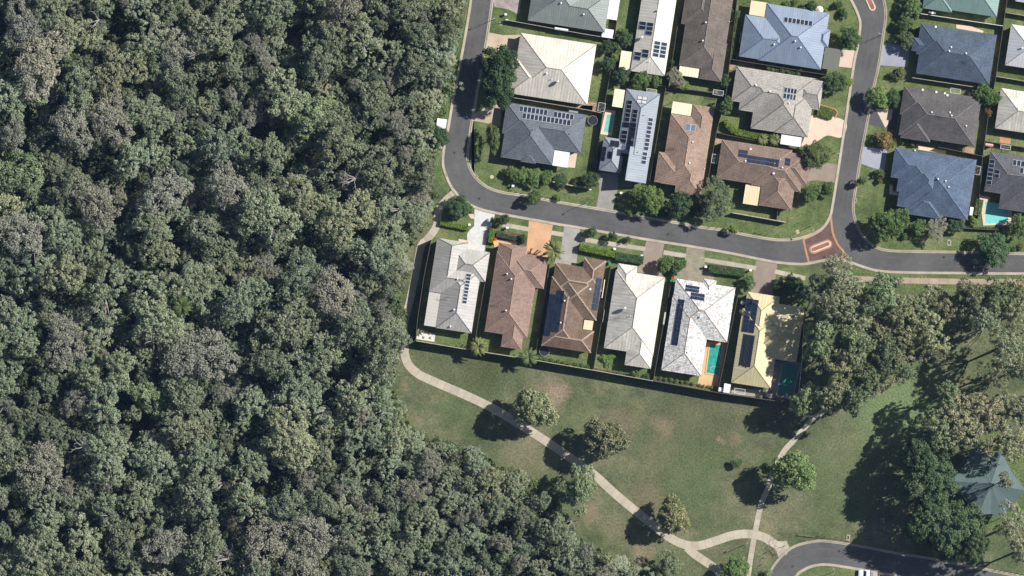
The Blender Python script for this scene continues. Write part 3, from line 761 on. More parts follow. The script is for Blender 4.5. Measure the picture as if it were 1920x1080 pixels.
P_TANS = plain('pale_tan_patio_sheet', lin((220, 200, 164)), .5, .3, .06)
P_OLIVE = plain('olive_carport_sheet', lin((112, 112, 102)), .5, .3, .08)
P_STN = plain('ash_patio_sheet', lin((184, 180, 170)), .5, .3, .08)

h1 = House('house', 'grey-green metal roofed house at the top left corner of the estate', 'A', 930, 192, RM['grey_green'],
           [(0, -800, 550, 0), (0, -373, 717, 0)])
h1.patio('B', 258, -260, 375, 190, P_WHITE, 2.6, .6, 'x'); h1.vent('A', 1235, 35); h1.vent('B', 68, 138)
h2 = House('house', 'large cream hip-roofed house behind the tall dark hedge trees', 'A', 865, 305, RM['cream'],
           [(0, 0, 706, 565), (-28, 228, 330, 565)])
h2.vent('A', 1103, 682); h2.vent('A', 1290, 672, 'pipe'); h2.vent('A', 1205, 760, 'dish'); h2.vent('A', 1150, 735, 'pipe')
h3 = House('house', 'off-white metal roofed house with four separate clusters of solar panels', 'B', 500, 655, RM['offwhite'],
           [(0, -1000, 318, 0), (15, -1000, 255, -470)])
h3.patio('B', 418, 466, 497, 652, P_CREAM, 2.4, .6, 'x')
h3.panels('B', 583, 196, 2, 2, 68, 38); h3.panels('B', 637, 285, 1, 1, 68, 38); h3.panels('B', 718, 378, 2, 4, 64, 37, frame='light')
h3.panels('B', 608, 454, 1, 2, 68, 38); h3.panels('B', 538, 476, 1, 2, 68, 38)
h3.vent('B', 605, 352, 'dish'); h3.vent('B', 748, 103); h3.vent('B', 672, 570, 'pipe')
h4 = House('house', 'long brown-grey tiled house with a cream striped patio roof at its foot', 'B', 945, 602, RM['brown_grey'],
           [(0, -1200, 402, 0), (-60+20, -1200, 290, -378), (202, -260, 410, 95)], cap=C_GREY)
h4.patio('B', 958, 582, 1122, 720, P_CREAM, 2.5, .75, 'y'); h4.vent('B', 1190, 212); h4.vent('B', 1162, 380); h4.vent('B', 1408, 205, 'pipe')
h5 = House('house', 'pale blue metal roofed house with a row of seven solar panels', 'C', 430, 35, RM['blue'],
           [(0, 0, 582, 527), (-182, 131, 330, 520), (495, 150, 615, 315)], cap=C_BLUE)
h5.patio('C', 285, 6, 413, 160, P_TANS, 2.6, 0); h5.patio('C', 966, 436, 1084, 655, P_OLIVE, 2.6, .4, 'x', name='carport_roof')
h5.panels('C', 587, 156, 7, 1, 38, 56, frame='light'); h5.vent('C', 685, 385); h5.vent('C', 492, 414); h5.vent('C', 735, 442)
h5.vent('C', 575, 330, 'antenna')
h6 = House('house', 'pale grey tiled house with three stepped wings and an eight-panel solar array', 'C', 150, 612, RM['pale_grey'],
           [(0, 0, 420, 323), (80, 0, 600, 395), (213, 0, 735, 545), (430, 120, 745, 548), (540, 14, 815, 285, {'E': 3})], cap=C_GREY)
h6.patio('G', 607, 326, 765, 432, P_WHITE, 2.6, 0)
h6.panels('C', 588, 803, 4, 2, 30, 56, frame='light'); h6.vent('C', 325, 787); h6.vent('C', 452, 847); h6.vent('C', 628, 955); h6.vent('C', 568, 797, 'antenna')
h7 = House('house', 'brown tiled corner house with long double solar row and tan patio roof', 'G', 105, 367, RM['brown'],
           [(0, 0, 600, 332), (389, 150, 669, 503), (300, 20, 721, 342), (450, 25, 765, 271)], cap=C_TAN)
h7.patio('G', 305, 747, 410, 928, P_TANS, 2.5, .6, 'y')
h7.panels('G', 247, 450, 2, 2, 39, 33, frame='dark'); h7.panels('G', 318, 498, 7, 2, 39, 33, frame='dark'); h7.panels('G', 640, 522, 1, 2, 44, 33, frame='dark')
h7.vent('G', 345, 450, 'hatch'); h7.vent('G', 300, 552); h7.vent('G', 610, 607); h7.vent('G', 538, 655, 'hatch'); h7.vent('G', 595, 537, 'pipe')
h8 = House('house', 'slate grey tiled house with two rows of solar panels inside the bend', 'E', 738, 62, RM['slate'],
           [(-2, 0, 400, 287), (20, 0, 498, 506), (160, 0, 743, 360), (208, 400, 346, 518)], cap=C_SLATE)
h8.patio('E', 1178, 500, 1298, 662, P_WHITE, 2.6, .35, 'y')
h8.panels('E', 858, 88, 7, 1, 37.5, 60); h8.panels('E', 1172, 140, 5, 1, 37.5, 60); h8.panels('E', 885, 154, 12, 1, 37.5, 60)
h8.vent('E', 967, 315, 'pipe', M_IRON); h8.vent('E', 1313, 353, 'pipe', M_IRON)
h9 = House('house', 'blue-grey metal roofed house crowded with black solar panels beside a small pool', 'F', 425, 30, RM['bluegrey'],
           [(0, 0, 287, 540, {'S': 0}), (106, 480, 283, 763, {'W': 0, 'S': 0, 'N': 0}), (-126, 429, 60, 713)], cap=C_SLATE)
h9.patio('F', 326, 28, 390, 192, P_CREAM, 2.5, .55, 'x')
h9.panels('F', 430, 125, 1, 5, 49, 36, True); h9.panels('F', 479, 203, 1, 3, 46, 36, True)
h9.panels('F', 394, 310, 1, 1, 58, 42, True, 'dark'); h9.panels('F', 455, 315, 1, 6, 56, 38, True, 'dark'); h9.panels('F', 385, 378, 1, 3, 54, 36, True)
h9.panels('F', 607, 272, 1, 8, 47, 35, frame='light'); h9.panels('F', 559, 560, 1, 3, 47, 35, frame='light')
h9.panels('F', 292, 460, 2, 1, 38, 58, True, 'dark'); h9.panels('F', 347, 537, 2, 1, 38, 58, True, 'dark'); h9.panels('F', 226, 517, 1, 3, 34, 40, True, 'dark'); h9.panels('F', 271, 557, 1, 1, 40, 60, True, 'dark')
h9.panels('F', 518, 88, 2, 2, 42, 32, name='skylight', mats=[M_FRAMED, P_STN]); h9.vent('F', 570, 255, 'pipe', M_IRON); h9.vent('F', 520, 565, 'pipe', M_IRON); h9.vent('F', 490, 468, 'antenna')
h10 = House('house', 'tan tiled house with a cream patio roof and twin glazed roof panels', 'F', 815, 135, RM['tan'],
            [(173, 0, 358, 420), (0, 105, 358, 700), (-52, 438, 210, 696), (132, 420, 358, 756)], cap=C_TAN)
h10.patio('F', 817, 137, 972, 262, P_CREAM, 2.6, .75, 'y')
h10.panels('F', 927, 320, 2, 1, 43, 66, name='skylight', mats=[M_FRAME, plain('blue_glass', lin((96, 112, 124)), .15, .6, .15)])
h10.vent('F', 980, 482); h10.vent('F', 953, 658); h10.vent('F', 1083, 703, 'pipe'); h10.vent('F', 905, 488, 'antenna')
h11 = House('house', 'teal green metal roofed house at the top right', 'D', 533, 76, RM['teal'], [(0, -600, 272, 2), (12, -700, 688, -20)], cap=C_SLATE)
h11.vent('D', 627, 122, 'hatch')
h12 = House('house', 'dark blue tiled house with a small west porch beside the grey driveway', 'D', 522, 217, RM['navy'],
            [(-4, 0, 330, 287), (22, 0, 706, 463), (-52, 137, 160, 264)], cap=C_DKB)
for x, y in ((792, 440), (773, 476), (928, 497)): h12.vent('D', x, y)
h12.vent('D', 655, 250, 'hatch'); h12.vent('D', 990, 540, 'antenna')
h13 = House('house', 'charcoal tiled house beside the dark driveway with a peach triangle', 'D', 382, 797, RM['charcoal'],
            [(-18, 0, 350, 262), (0, 0, 705, 450), (20, 200, 295, 476)], cap=C_GREY)
for x, y in ((535, 829), (660, 850), (738, 862), (762, 880)): h13.vent('D', x, y, 'hatch')
for x, y in ((612, 1038), (780, 1040), (795, 1068)): h13.vent('D', x, y)
h13.vent('D', 735, 1052, 'antenna'); h13.vent('H', 1030, 180)
h14 = House('house', 'large lichen-spotted blue tiled house on the right with stepped western wings', 'H', 380, 375, RM['denim'],
            [(190, 0, 760, 560), (0, 0, 400, 279), (72, 0, 500, 399), (97, 0, 600, 533), (213, 330, 511, 590)], cap=C_BLUE)
for x, y in ((768, 668), (838, 686), (866, 742), (560, 405)): h14.vent('H', x, y)
h15 = House('house', 'dark grey tiled house at the right edge with panels on two slopes, beside a pool', 'H', 1255, 410, RM['darkgrey'],
            [(0, 0, 560, 374), (154, 0, 760, 510)], cap=C_GREY)
h15.panels('H', 1246, 484, 1, 6, 56, 39); h15.panels('H', 1292, 578, 1, 2, 54, 39); h15.panels('H', 1462, 485, 4, 1, 38, 60, frame='light'); h15.panels('H', 1525, 558, 3, 1, 38, 60, frame='light')
h15.vent('H', 1480, 610, 'pipe', M_IRON)
h16 = House('house', 'white metal roofed house cut by the right edge, upper of the two pale ones', 'D', 1350, 225, RM['white'], [(0, 0, 640, 381)])
h16.vent('D', 1445, 447)
h17 = House('house', 'stained cream metal roofed house cut by the right edge below the white one', 'D', 1255, 812, RM['cream2'], [(0, 0, 640, 375)])
h17.vent('D', 1408, 1000, 'pipe')
h18 = House('house', 'pink-white roof corner showing at the very top right of the photo', 'D', 1385, 14, RM['white'], [(0, -400, 500, 0)])
h19 = House('house', 'ash grey metal roofed house nearest the forest in the lower row', 'I', 345, 472, RM['stained'],
            [(0, 0, 290, 497, {'N': 3}), (150, 57, 498, 336), (0, 200, 440, 497), (112, 240, 444, 820)], cap=C_GREY)
h19.patio('I', 270, 968, 331, 1292, P_STN, 2.7, .8, 'x'); h19.panels('I', 610, 797, 1, 9, 50, 31)
h19.vent('I', 528, 848); h19.vent('M', 547, 396); h19.vent('M', 513, 550); h19.vent('M', 560, 245, 'antenna'); h19.vent('I', 385, 650, 'antenna')
h20 = House('house', 'red-brown tiled house at the foot of the orange driveway', 'I', 910, 515, RM['redbrown'],
            [(0, 0, 265, 500, {'N': 3}), (-5, 83, 395, 828), (120, 65, 474, 360), (163, 600, 356, 943)], cap=C_TAN)
h20.vent('I', 985, 803); h20.vent('I', 1024, 850); h20.vent('M', 1024, 403); h20.vent('M', 1030, 300, 'antenna')
h21 = House('house', 'umber tiled house with broad pale ridge caps and two solar walls', 'J', 105, 552, RM['umber'],
            [(0, 0, 455, 290), (255, -86, 458, 200), (-12, 130, 335, 770), (22, 40, 452, 470), (-12, 570, 447, 772)], cap=C_CAPL, capw=.42)
h21.patio('N', 470, 292, 540, 390, P_TANS, 2.7, 0)
h21.panels('J', 122, 803, 2, 6, 34, 64, frame='dark'); h21.panels('J', 52, 838, 2, 6, 32, 64, frame='dark'); h21.panels('J', 481, 690, 2, 5, 28, 60, frame='dark')
h21.vent('J', 425, 797, 'hatch'); h21.vent('J', 187, 903); h21.vent('N', 250, 318); h21.vent('N', 335, 290, 'antenna')
h22 = House('house', 'stained cream metal roofed house in the middle of the lower row', 'J', 682, 558, RM['cream2'],
            [(0, 0, 180, 400), (-12, 62, 446, 790), (200, 560, 443, 914)])
h22.vent('J', 742, 975, 'dish'); h22.vent('N', 880, 222, 'antenna'); h22.vent('N', 890, 258, 'pipe')
h23 = House('house', 'mottled white tiled house wrapping a turquoise pool in the lower row', 'O', 218, -63, RM['mottled'],
            [(0, -22, 530, 468), (-6, 130, 350, 795), (239, -58, 357, 190)], cap=C_CAPL)
h23.panels('J', 1305, 753, 4, 2, 32, 30, frame='dark'); h23.panels('J', 1352, 822, 4, 2, 32, 32, frame='dark'); h23.panels('O', 240, 95, 2, 11, 29, 37, frame='dark')
h23.vent('O', 432, 252); h23.vent('O', 322, 565)
h24 = House('house', 'straw-coloured metal roofed house under the trees at the end of the lower row', 'O', 848, 32, RM['straw'],
            [(0, 0, 290, 420), (-18, 150, 334, 812), (90, 62, 522, 550)])
h24.panels('O', 840, 88, 2, 8, 56, 37, frame='dark'); h24.vent('O', 1065, 325, 'hatch', M_STEEL)
def heater():
    s = REG['O'][2]*PX
    for i in range(9):
        h24.panels('O', 815+i*11.2+random.uniform(-1, 1), 402+i*2, 1, 1, 10.3, 285+random.uniform(-8, 8), True, 'dark', .05, 'heater_strip%d' % i if False else 'heater_mat')
heater()

# ------------------------------------------------------------ pools
def water_mat(name, c, c2):
    m, t = newmat(name); v = t.coord('World'); n = t.noise(v, 1.3, 4, .6)
    t.out(t.ramp(n, [(.35, c), (.65, c2)]), .08, .5); t.bump(t.noise(v, 3.5, 3, .6), .03); return m
WT1 = water_mat('pool_water_bright', lin((110, 190, 182)), lin((128, 204, 196)))
WT2 = water_mat('pool_water_aqua', lin((110, 172, 158)), lin((124, 186, 170)))
WT3 = water_mat('pool_water_deep', lin((44, 136, 122)), lin((66, 160, 142)))
WT4 = water_mat('pool_water_green', lin((40, 112, 96)), lin((56, 130, 112)))
def pool(label, outer, inner, cop, wat):
    r = empty('swimming_pool', (*W(*outer[0]), 0)); tag(r, label, 'swimming pool'); o0 = W(*outer[0])
    Wl = lambda L: [(W(*p)[0]-o0[0], W(*p)[1]-o0[1]) for p in L]
    A, B_ = Wl(outer), Wl(inner); b = MB(); n = len(A)
    for i in range(n):
        a, c, d, e = A[i], A[(i+1) % n], B_[(i+1) % n], B_[i]
        b.face([(*a, .12), (*e, .12), (*d, .12), (*c, .12)][::-1] if False else [(*a, .12), (*c, .12), (*d, .12), (*e, .12)])
        b.face([(*a, 0), (*c, 0), (*c, .12), (*a, .12)]); b.face([(*e, .12), (*d, .12), (*d, .02), (*e, .02)])
    b.build('coping', cop, r)
    b = MB(); b.face([(*p, .04) for p in B_][::-1]); b.build('water', wat, r)
    # float line across the shallow end
    return r
pool('small pale aqua pool beside the blue-grey roof with black panels', ZZ('F', 250, 205, 335, 215, 300, 425, 205, 412), ZZ('F', 262, 245, 325, 252, 296, 402, 232, 390), M_D_PEACH, WT2)
pool('turquoise pool with automatic cleaner behind the mottled white house', ZZ('O', 515, 478, 640, 488, 608, 775, 478, 756), ZZ('O', 525, 496, 628, 506, 598, 764, 490, 745), M_TAN, WT3)
pool('shaded deep green pool beside the straw-coloured house', ZZ('O', 1155, 650, 1325, 670, 1255, 975, 1100, 955), ZZ('O', 1172, 662, 1310, 678, 1242, 962, 1115, 942), M_D_GREY, WT4)
pool('bright aqua pool beside the dark grey house at the right edge', ZZ('H', 1160, 815, 1260, 830, 1250, 880, 1465, 905, 1450, 1085, 1195, 1095), ZZ('H', 1208, 880, 1250, 884, 1252, 890, 1425, 920, 1415, 1065, 1215, 1078), M_D_PEACH, WT1)
b = MB(); pts = [(*W(*p), .09) for p in smooth(ZZ('O', 600, 560, 615, 600, 605, 650, 615, 690, 580, 695, 540, 690, 525, 715, 545, 730), 5)]
for a, c in zip(pts[:-1], pts[1:]): b.tube(a, c, .04, .04, 5)
tag(b.build('pool_hose', M_WHITE), 'white cleaner hose curling on the turquoise pool', 'pool hose')
b = MB(); pts = [(*W(*p), .09) for p in smooth(ZZ('O', 1200, 860, 1180, 890, 1190, 930, 1220, 935, 1240, 900, 1220, 865, 1195, 850), 5)]
for a, c in zip(pts[:-1], pts[1:]): b.tube(a, c, .04, .04, 5)
tag(b.build('pool_hose', M_STEEL), 'curled hose on the shaded green pool', 'pool hose')

# ------------------------------------------------------------ fences and walls
_FP = {}
def fence(pts, label, h=1.8, mat=None, t=.07, cap=None, step=2.4, name='fence', cat='fence', base=0.0):
    mat = mat or M_DARKTIM; P = [W(*p) for p in pts]
    r = empty(name, (*P[0], 0)); tag(r, label, cat); o = P[0]
    for a, c in zip(P[:-1], P[1:]):
        L = math.hypot(c[0]-a[0], c[1]-a[1]); n = max(1, round(L/step)); st = L/n; ang = math.atan2(c[1]-a[1], c[0]-a[0])
        key = (round(st, 2), h, mat.name, t)
        if key not in _FP:
            b = MB(); b.box(.05, -t/2, base+.05, st-.05, t/2, h-.05)
            b.box(.04, -t/2-.02, h-.05, st-.04, t/2+.02, h); pm = b.mesh('panel', mat)
            b = MB(); b.box(-.05, -.06, 0, .05, .06, h+.04); _FP[key] = (pm, b.mesh('post', mat))
        for k in range(n):
            x, y = a[0]-o[0]+(c[0]-a[0])*k/n, a[1]-o[1]+(c[1]-a[1])*k/n
            for nm, me in (('panel', _FP[key][0]), ('post', _FP[key][1])):
                q = bpy.data.objects.new(nm, me); put(q, r); q.location = (x, y, 0); q.rotation_euler = (0, 0, ang)
    return r
F = fence
F([(781, 639), (888, 657)], 'tall park-side fence behind the ash grey house', 3.2, M_BLOCK, .12)
F([(888, 657), (1003, 675)], 'tall park-side fence behind the red-brown tiled house', 3.2, M_BLOCK, .12)
F([(1003, 675), (1113, 694)], 'tall park-side fence behind the umber house with round trampoline', 3.2, M_BLOCK, .12)
F([(1113, 694), (1225, 714)], 'tall park-side fence behind the stained cream house', 3.2, M_BLOCK, .12)
F([(1225, 714), (1346, 736)], 'tall park-side fence behind the mottled white house', 3.2, M_DARKTIM, .1)
F([(1346, 736), (1494, 757)], 'tall park-side fence behind the straw-coloured house', 3.2, M_DARKTIM, .1)
F([(809, 450), (795, 520), (783, 600), (780, 638)], 'dark fence between the forest side path and the ash grey house', 3.0)
F([(909, 532), (888, 655)], 'dark fence between the ash grey and red-brown houses')
F([(1031, 495), (1003, 673)], 'dark fence between the red-brown and umber houses')
F([(1145, 500), (1113, 692)], 'dark fence between the umber and stained cream houses')
F([(1257, 536), (1225, 712)], 'dark fence between the stained cream and mottled white houses')
F([(1384, 552), (1346, 734)], 'dark fence between the mottled white and straw-coloured houses')
F([(1507, 606), (1503, 680), (1495, 755)], 'white-topped fence on the tree side of the shaded green pool', 1.8, M_WHITE)
F(ZZ('E', 1160, 790, 1465, 850), 'low rendered wall south of the slate grey house', 1.5, M_BLOCK, .2, cat='wall', name='garden_wall')
F([(961, 183), (1100, 206), (1128, 212)], 'fence between the large cream house and the slate grey house', 1.8, M_BLOCK, .08)
F([(950, 38), (1100, 65), (1151, 73)], 'fence north of the large cream house', 1.8, M_BLOCK, .08)
F([(1164, -20), (1143, 145), (1130, 215), (1115, 325)], 'long dark fence between the slate grey and blue-grey houses')
F([(1143, 145.6), (1253, 163), (1361, 177.5)], 'back fence across the middle lots below the off-white house')
F([(1286, -20), (1270, 50), (1253, 163)], 'dark fence between the off-white and brown-grey houses')
F([(1248, 165), (1218, 340)], 'dark fence between the blue-grey and tan houses')
F([(1383, -10), (1369, 111), (1361, 176)], 'dark fence between the brown-grey and pale blue houses')
F([(1361, 178), (1343, 249), (1325, 350)], 'dark fence between the tan and brown corner houses')
F([(1368, 111), (1550, 141)], 'fence between the pale blue and pale grey houses')
F([(1343, 249), (1501, 281)], 'fence behind the yellow-green hedge of the pale grey house')
F([(1373, 399), (1474, 417)], 'low rendered street wall below the brown corner house', 1.8, M_BLOCK, .2, cat='wall', name='garden_wall')
F([(1458, 394), (1456, 413)], 'short gate fence closing the corner yard', 1.6, M_DARKTIM)
F([(1726, 26), (1880, 49)], 'pale-topped fence between the teal and dark blue houses', 1.8, M_WHITE, .07)
F([(1710, 146), (1824, 163)], 'pale-topped fence between the dark blue and charcoal houses', 1.8, M_BLOCK, .09)
F([(1759, 276), (1842, 293)], 'dark fence between the charcoal and large blue houses')
F([(1889, -10), (1867, 143), (1852, 222), (1842, 292), (1833, 410)], 'long fence down the middle of the right-hand block')
F([(1887, 24), (1960, 37)], 'pale fence above the white roof at the right edge', 1.8, M_BLOCK, .08)
F([(1867, 143.6), (1960, 159)], 'pale fence between the two pale houses at the right edge', 1.8, M_BLOCK, .08)
F([(1847, 265), (1960, 283)], 'dark fence above the dark grey house at the right edge')
F([(1803, 428), (1883, 432)], 'dark picket fence south of the bright aqua pool', 1.4, M_DARKTIM, .06)
F(ZZ('A', 985, 0, 975, 30), 'short fence stub beside the top-left house', 1.8)

# ------------------------------------------------------------ foliage
def leaf_mat(name, cols, trans=.12):
    m, t = newmat(name)
    at = t.n('ShaderNodeAttribute', attribute_name='tone'); at2 = t.n('ShaderNodeAttribute', attribute_name='clump')
    oi = t.n('ShaderNodeObjectInfo')
    a = t.ramp(at.outputs['Fac'], [(0, cols[0]), (.5, cols[1]), (1, cols[2])])
    b = t.ramp(at2.outputs['Fac'], [(0, cols[1]), (.55, cols[2]), (1, cols[3])])
    c = t.mix(.5, a, b)
    c = t.mix(1, c, oi.outputs['Color'], 'MULTIPLY')
    t.out(c, .7, .25)
    tr = t.n('ShaderNodeBsdfTranslucent'); t.l(c, tr.inputs[0])
    mx = t.n('ShaderNodeMixShader'); mx.inputs[0].default_value = trans
    t.l(t.b.outputs[0], mx.inputs[1]); t.l(tr.outputs[0], mx.inputs[2])
    t.l(mx.outputs[0], t.t.nodes['Material Output'].inputs[0]); return m
L_EUC = leaf_mat('eucalypt_leaves', [lin((71, 88, 67)), lin((116, 130, 98)), lin((156, 163, 130)), lin((181, 177, 152))])
L_RAIN = leaf_mat('broadleaf_leaves', [lin((60, 71, 53)), lin((95, 104, 79)), lin((129, 137, 106)), lin((154, 156, 128))])
L_GREY = leaf_mat('paperbark_leaves', [lin((102, 107, 91)), lin((131, 134, 113)), lin((156, 153, 134)), lin((167, 163, 145))])
L_GREEN = leaf_mat('garden_leaves', [lin((56, 76, 42)), lin((84, 106, 60)), lin((114, 132, 82)), lin((130, 144, 94))])
L_DARK = leaf_mat('dark_leaves', [lin((34, 50, 36)), lin((54, 74, 48)), lin((78, 98, 64)), lin((94, 112, 76))])
L_HEDGE = leaf_mat('hedge_leaves', [lin((62, 92, 24)), lin((92, 124, 36)), lin((120, 148, 48)), lin((146, 164, 62))])
L_SCRUB = leaf_mat('scrub_leaves', [lin((38, 49, 34)), lin((56, 67, 47)), lin((75, 83, 57)), lin((102, 102, 75))])
L_PALM = leaf_mat('palm_leaves', [lin((60, 72, 36)), lin((92, 102, 56)), lin((126, 132, 78)), lin((150, 150, 96))])
M_BARK = plain('pale_bark', lin((150, 142, 128)), .85, .2, .2, 3)
M_BARKD = plain('brown_bark', lin((92, 80, 66)), .85, .2, .2, 3)
M_DEAD = plain('bleached_wood', lin((150, 144, 136)), .85, .2, .15, 3)

def leaves(name, C, N, size, tone, clump, mat, jit=.6, aspect=.75):
    """one quad per leaf spray: centre C, facing roughly N"""
    n = len(C); nr = N + RNG.normal(0, jit, (n, 3)); nr /= np.linalg.norm(nr, axis=1)[:, None]+1e-9
    u = np.cross(nr, RNG.normal(0, 1, (n, 3))); u /= np.linalg.norm(u, axis=1)[:, None]+1e-9
    v = np.cross(nr, u); s = (size*RNG.uniform(.65, 1.35, n))[:, None]
    V = np.empty((n, 4, 3)); V[:, 0] = C-u*s*.5; V[:, 1] = C-v*s*.5*aspect+u*s*.1; V[:, 2] = C+u*s*.55; V[:, 3] = C+v*s*.5*aspect+u*s*.08
    me = bpy.data.meshes.new(name); me.vertices.add(4*n); me.vertices.foreach_set('co', V.reshape(-1).astype(np.float32))
    me.loops.add(4*n); me.loops.foreach_set('vertex_index', np.arange(4*n, dtype=np.int32))
    me.polygons.add(n); me.polygons.foreach_set('loop_start', np.arange(0, 4*n, 4, dtype=np.int32))
    me.update(calc_edges=True)
    for nm, val in (('tone', tone), ('clump', clump)):
        a = me.attributes.new(nm, 'FLOAT', 'FACE'); a.data.foreach_set('value', val.astype(np.float32))
    me.materials.append(mat); return me
def sph(n):
    p = RNG.normal(0, 1, (n, 3)); return p/np.linalg.norm(p, axis=1)[:, None]
def crown(name, Rr, Hc, h, lobes, lr, per, leaf, mat, elong=(1, 1), irregular=.35, flat=.75, fill=.35, top=True, jit=.6):
    """crown of leaf clumps spread through a dome; returns mesh and lobe centres"""
    cs = []; tries = 0; ph = RNG.uniform(0, 6.28, 3)
    while len(cs) < lobes and tries < lobes*60:
        tries += 1
        a = RNG.uniform(0, 2*math.pi); q = math.sqrt(RNG.uniform(0, 1))
        lim = 1+irregular*(.5*math.sin(2*a+ph[0])+.35*math.sin(3*a+ph[1])+.3*math.sin(5*a+ph[2]))
        rr = q*lim*Rr; x, y = rr*math.cos(a)*elong[0], rr*math.sin(a)*elong[1]
        zt = Hc*math.sqrt(max(0, 1-min(1, q)**2)); z = h-Hc+zt*(RNG.uniform(.75, 1.0) if RNG.random() > fill else RNG.uniform(.1, .8))
        if any((x-c[0])**2+(y-c[1])**2+((z-c[2])*.9)**2 < (lr*.75)**2 for c in cs): continue
        cs.append((x, y, z, lr*RNG.uniform(.6, 1.3)))
    C, N, T, K = [], [], [], []
    for x, y, z, r in cs:
        n = int(per*(r/lr)**2); d = sph(n); d[:, 2] = np.where(d[:, 2] < -.35, -d[:, 2], d[:, 2])
        rad = r*RNG.uniform(.35, 1.08, n)**.6*(1+.25*np.sin(d[:, 0]*5+x)*np.cos(d[:, 1]*4+y))
        P = d*rad[:, None]*np.array([1, 1, flat])+np.array([x, y, z]); C.append(P)
        N.append(d+np.array([0, 0, .35])); T.append(RNG.uniform(0, 1, n)); K.append(np.full(n, RNG.uniform(0, 1)))
    return leaves(name, np.concatenate(C), np.concatenate(N), leaf, np.concatenate(T), np.concatenate(K), mat, jit), cs
def trunk_mesh(name, cs, h, r, mat, lean=(0, 0), nb=14, base=0):
    b = MB(); fork = Vector((lean[0]*.6, lean[1]*.6, h*.42)); p0 = Vector((0, 0, -.1))
    mid = Vector((lean[0]*.2, lean[1]*.25, h*.22)); b.tube(p0, mid, r*1.25, r, 8); b.tube(mid, fork, r, r*.8, 8)
    for c in sorted(cs, key=lambda q: -q[3])[:nb]:
        e = Vector(c[:3])
        if mat is M_BARK: e.z += c[3]*RNG.uniform(-.2, .9)
        k = fork.lerp(e, .5)+Vector((0, 0, -.1*(e-fork).length))
        b.tube(fork, k, r*.5, r*.32, 6); b.tube(k, e, r*.34, r*.13, 5)
    return b.mesh(name, mat)
class Proto:
    def __init__(s, name, crown_mesh, trunk_me, r, h): s.name, s.c, s.t, s.r, s.h = name, crown_mesh, trunk_me, r, h
def mk(name, Rr, Hc, h, lobes, lr, per, leaf, mat, bark, **kw):
    me, cs = crown('crown', Rr, Hc, h, lobes, lr, per, leaf, mat, **kw)
    return Proto(name, me, trunk_mesh('trunk', cs, h, max(.1, h*.022), bark), Rr, h)
EUC = [mk('eucalypt_tree', 4.4, 4.8, 14, 190, .50, 40, .30, L_EUC, M_BARK, irregular=.5, jit=.8, flat=.9) for _ in range(5)]
EUC += [mk('eucalypt_tree', 4.4, 5.6, 15, 140, .52, 42, .30, L_EUC, M_BARK, irregular=.7, fill=.5, jit=.8, flat=.9) for _ in range(3)]
EUCB = [mk('eucalypt_tree', 6.8, 6.5, 17, 380, .58, 42, .32, L_EUC, M_BARK, irregular=.5, jit=.8, flat=.9) for _ in range(3)]
PARKT = [mk('park_tree', 4.4, 4.6, 9, 170, .68, 84, .34, L_EUC, M_BARKD, irregular=.28, jit=.8, flat=.9) for _ in range(2)]
RAIN = [mk('broadleaf_tree', 4.2, 5.2, 12, 140, .64, 50, .34, L_RAIN, M_BARKD, irregular=.45, jit=.7) for _ in range(4)]
GREY = [mk('paperbark_tree', 4.0, 3.6, 12, 130, .6, 60, .24, L_GREY, M_BARK, irregular=.4, jit=.9) for _ in range(3)]
BUSHY = [mk('garden_tree', 2.6, 2.8, 5.5, 60, .62, 110, .25, L_GREEN, M_BARKD, irregular=.3) for _ in range(3)]
DARKT = [mk('garden_tree', 2.6, 3.0, 6.0, 60, .66, 110, .27, L_DARK, M_BARKD, irregular=.25) for _ in range(2)]
SHRUB = [mk('shrub', 1.2, 1.4, 1.9, 30, .38, 70, .17, L_GREEN, M_BARKD, irregular=.3) for _ in range(3)]
SHRUBD = [mk('shrub', 1.2, 1.4, 1.9, 30, .38, 70, .17, L_DARK, M_BARKD, irregular=.3) for _ in range(2)]
FIG = [mk('fig_tree', 7.5, 8.0, 13, 120, 1.25, 150, .42, L_DARK, M_BARKD, irregular=.25) for _ in range(2)]

def tree(P, px, py, r, label, cat='tree', tint=(1, 1, 1), h=None, elong=1.0, group=None, name=None, rz=None):
    """r: crown radius in photo pixels; h: height in metres"""
    X, Y = W(px, py); s = r/PX/P.r; sz = (h/P.h) if h else s
    root = empty(name or P.name, (X, Y, 0), random.uniform(0, 6.28) if rz is None else rz)
    root.scale = (s, s*elong, sz); tag(root, label, cat, group)
    for nm, me in (('crown', P.c), ('trunk', P.t)):
        o = bpy.data.objects.new(nm, me); put(o, root)
        o.color = (*tint, 1)
    return root
def jt(base=(1, 1, 1), a=.12, w=.05):
    k = random.uniform(1-a, 1+a); ww = random.uniform(-w, w)
    return (base[0]*k*(1+ww), base[1]*k, base[2]*k*(1-ww))

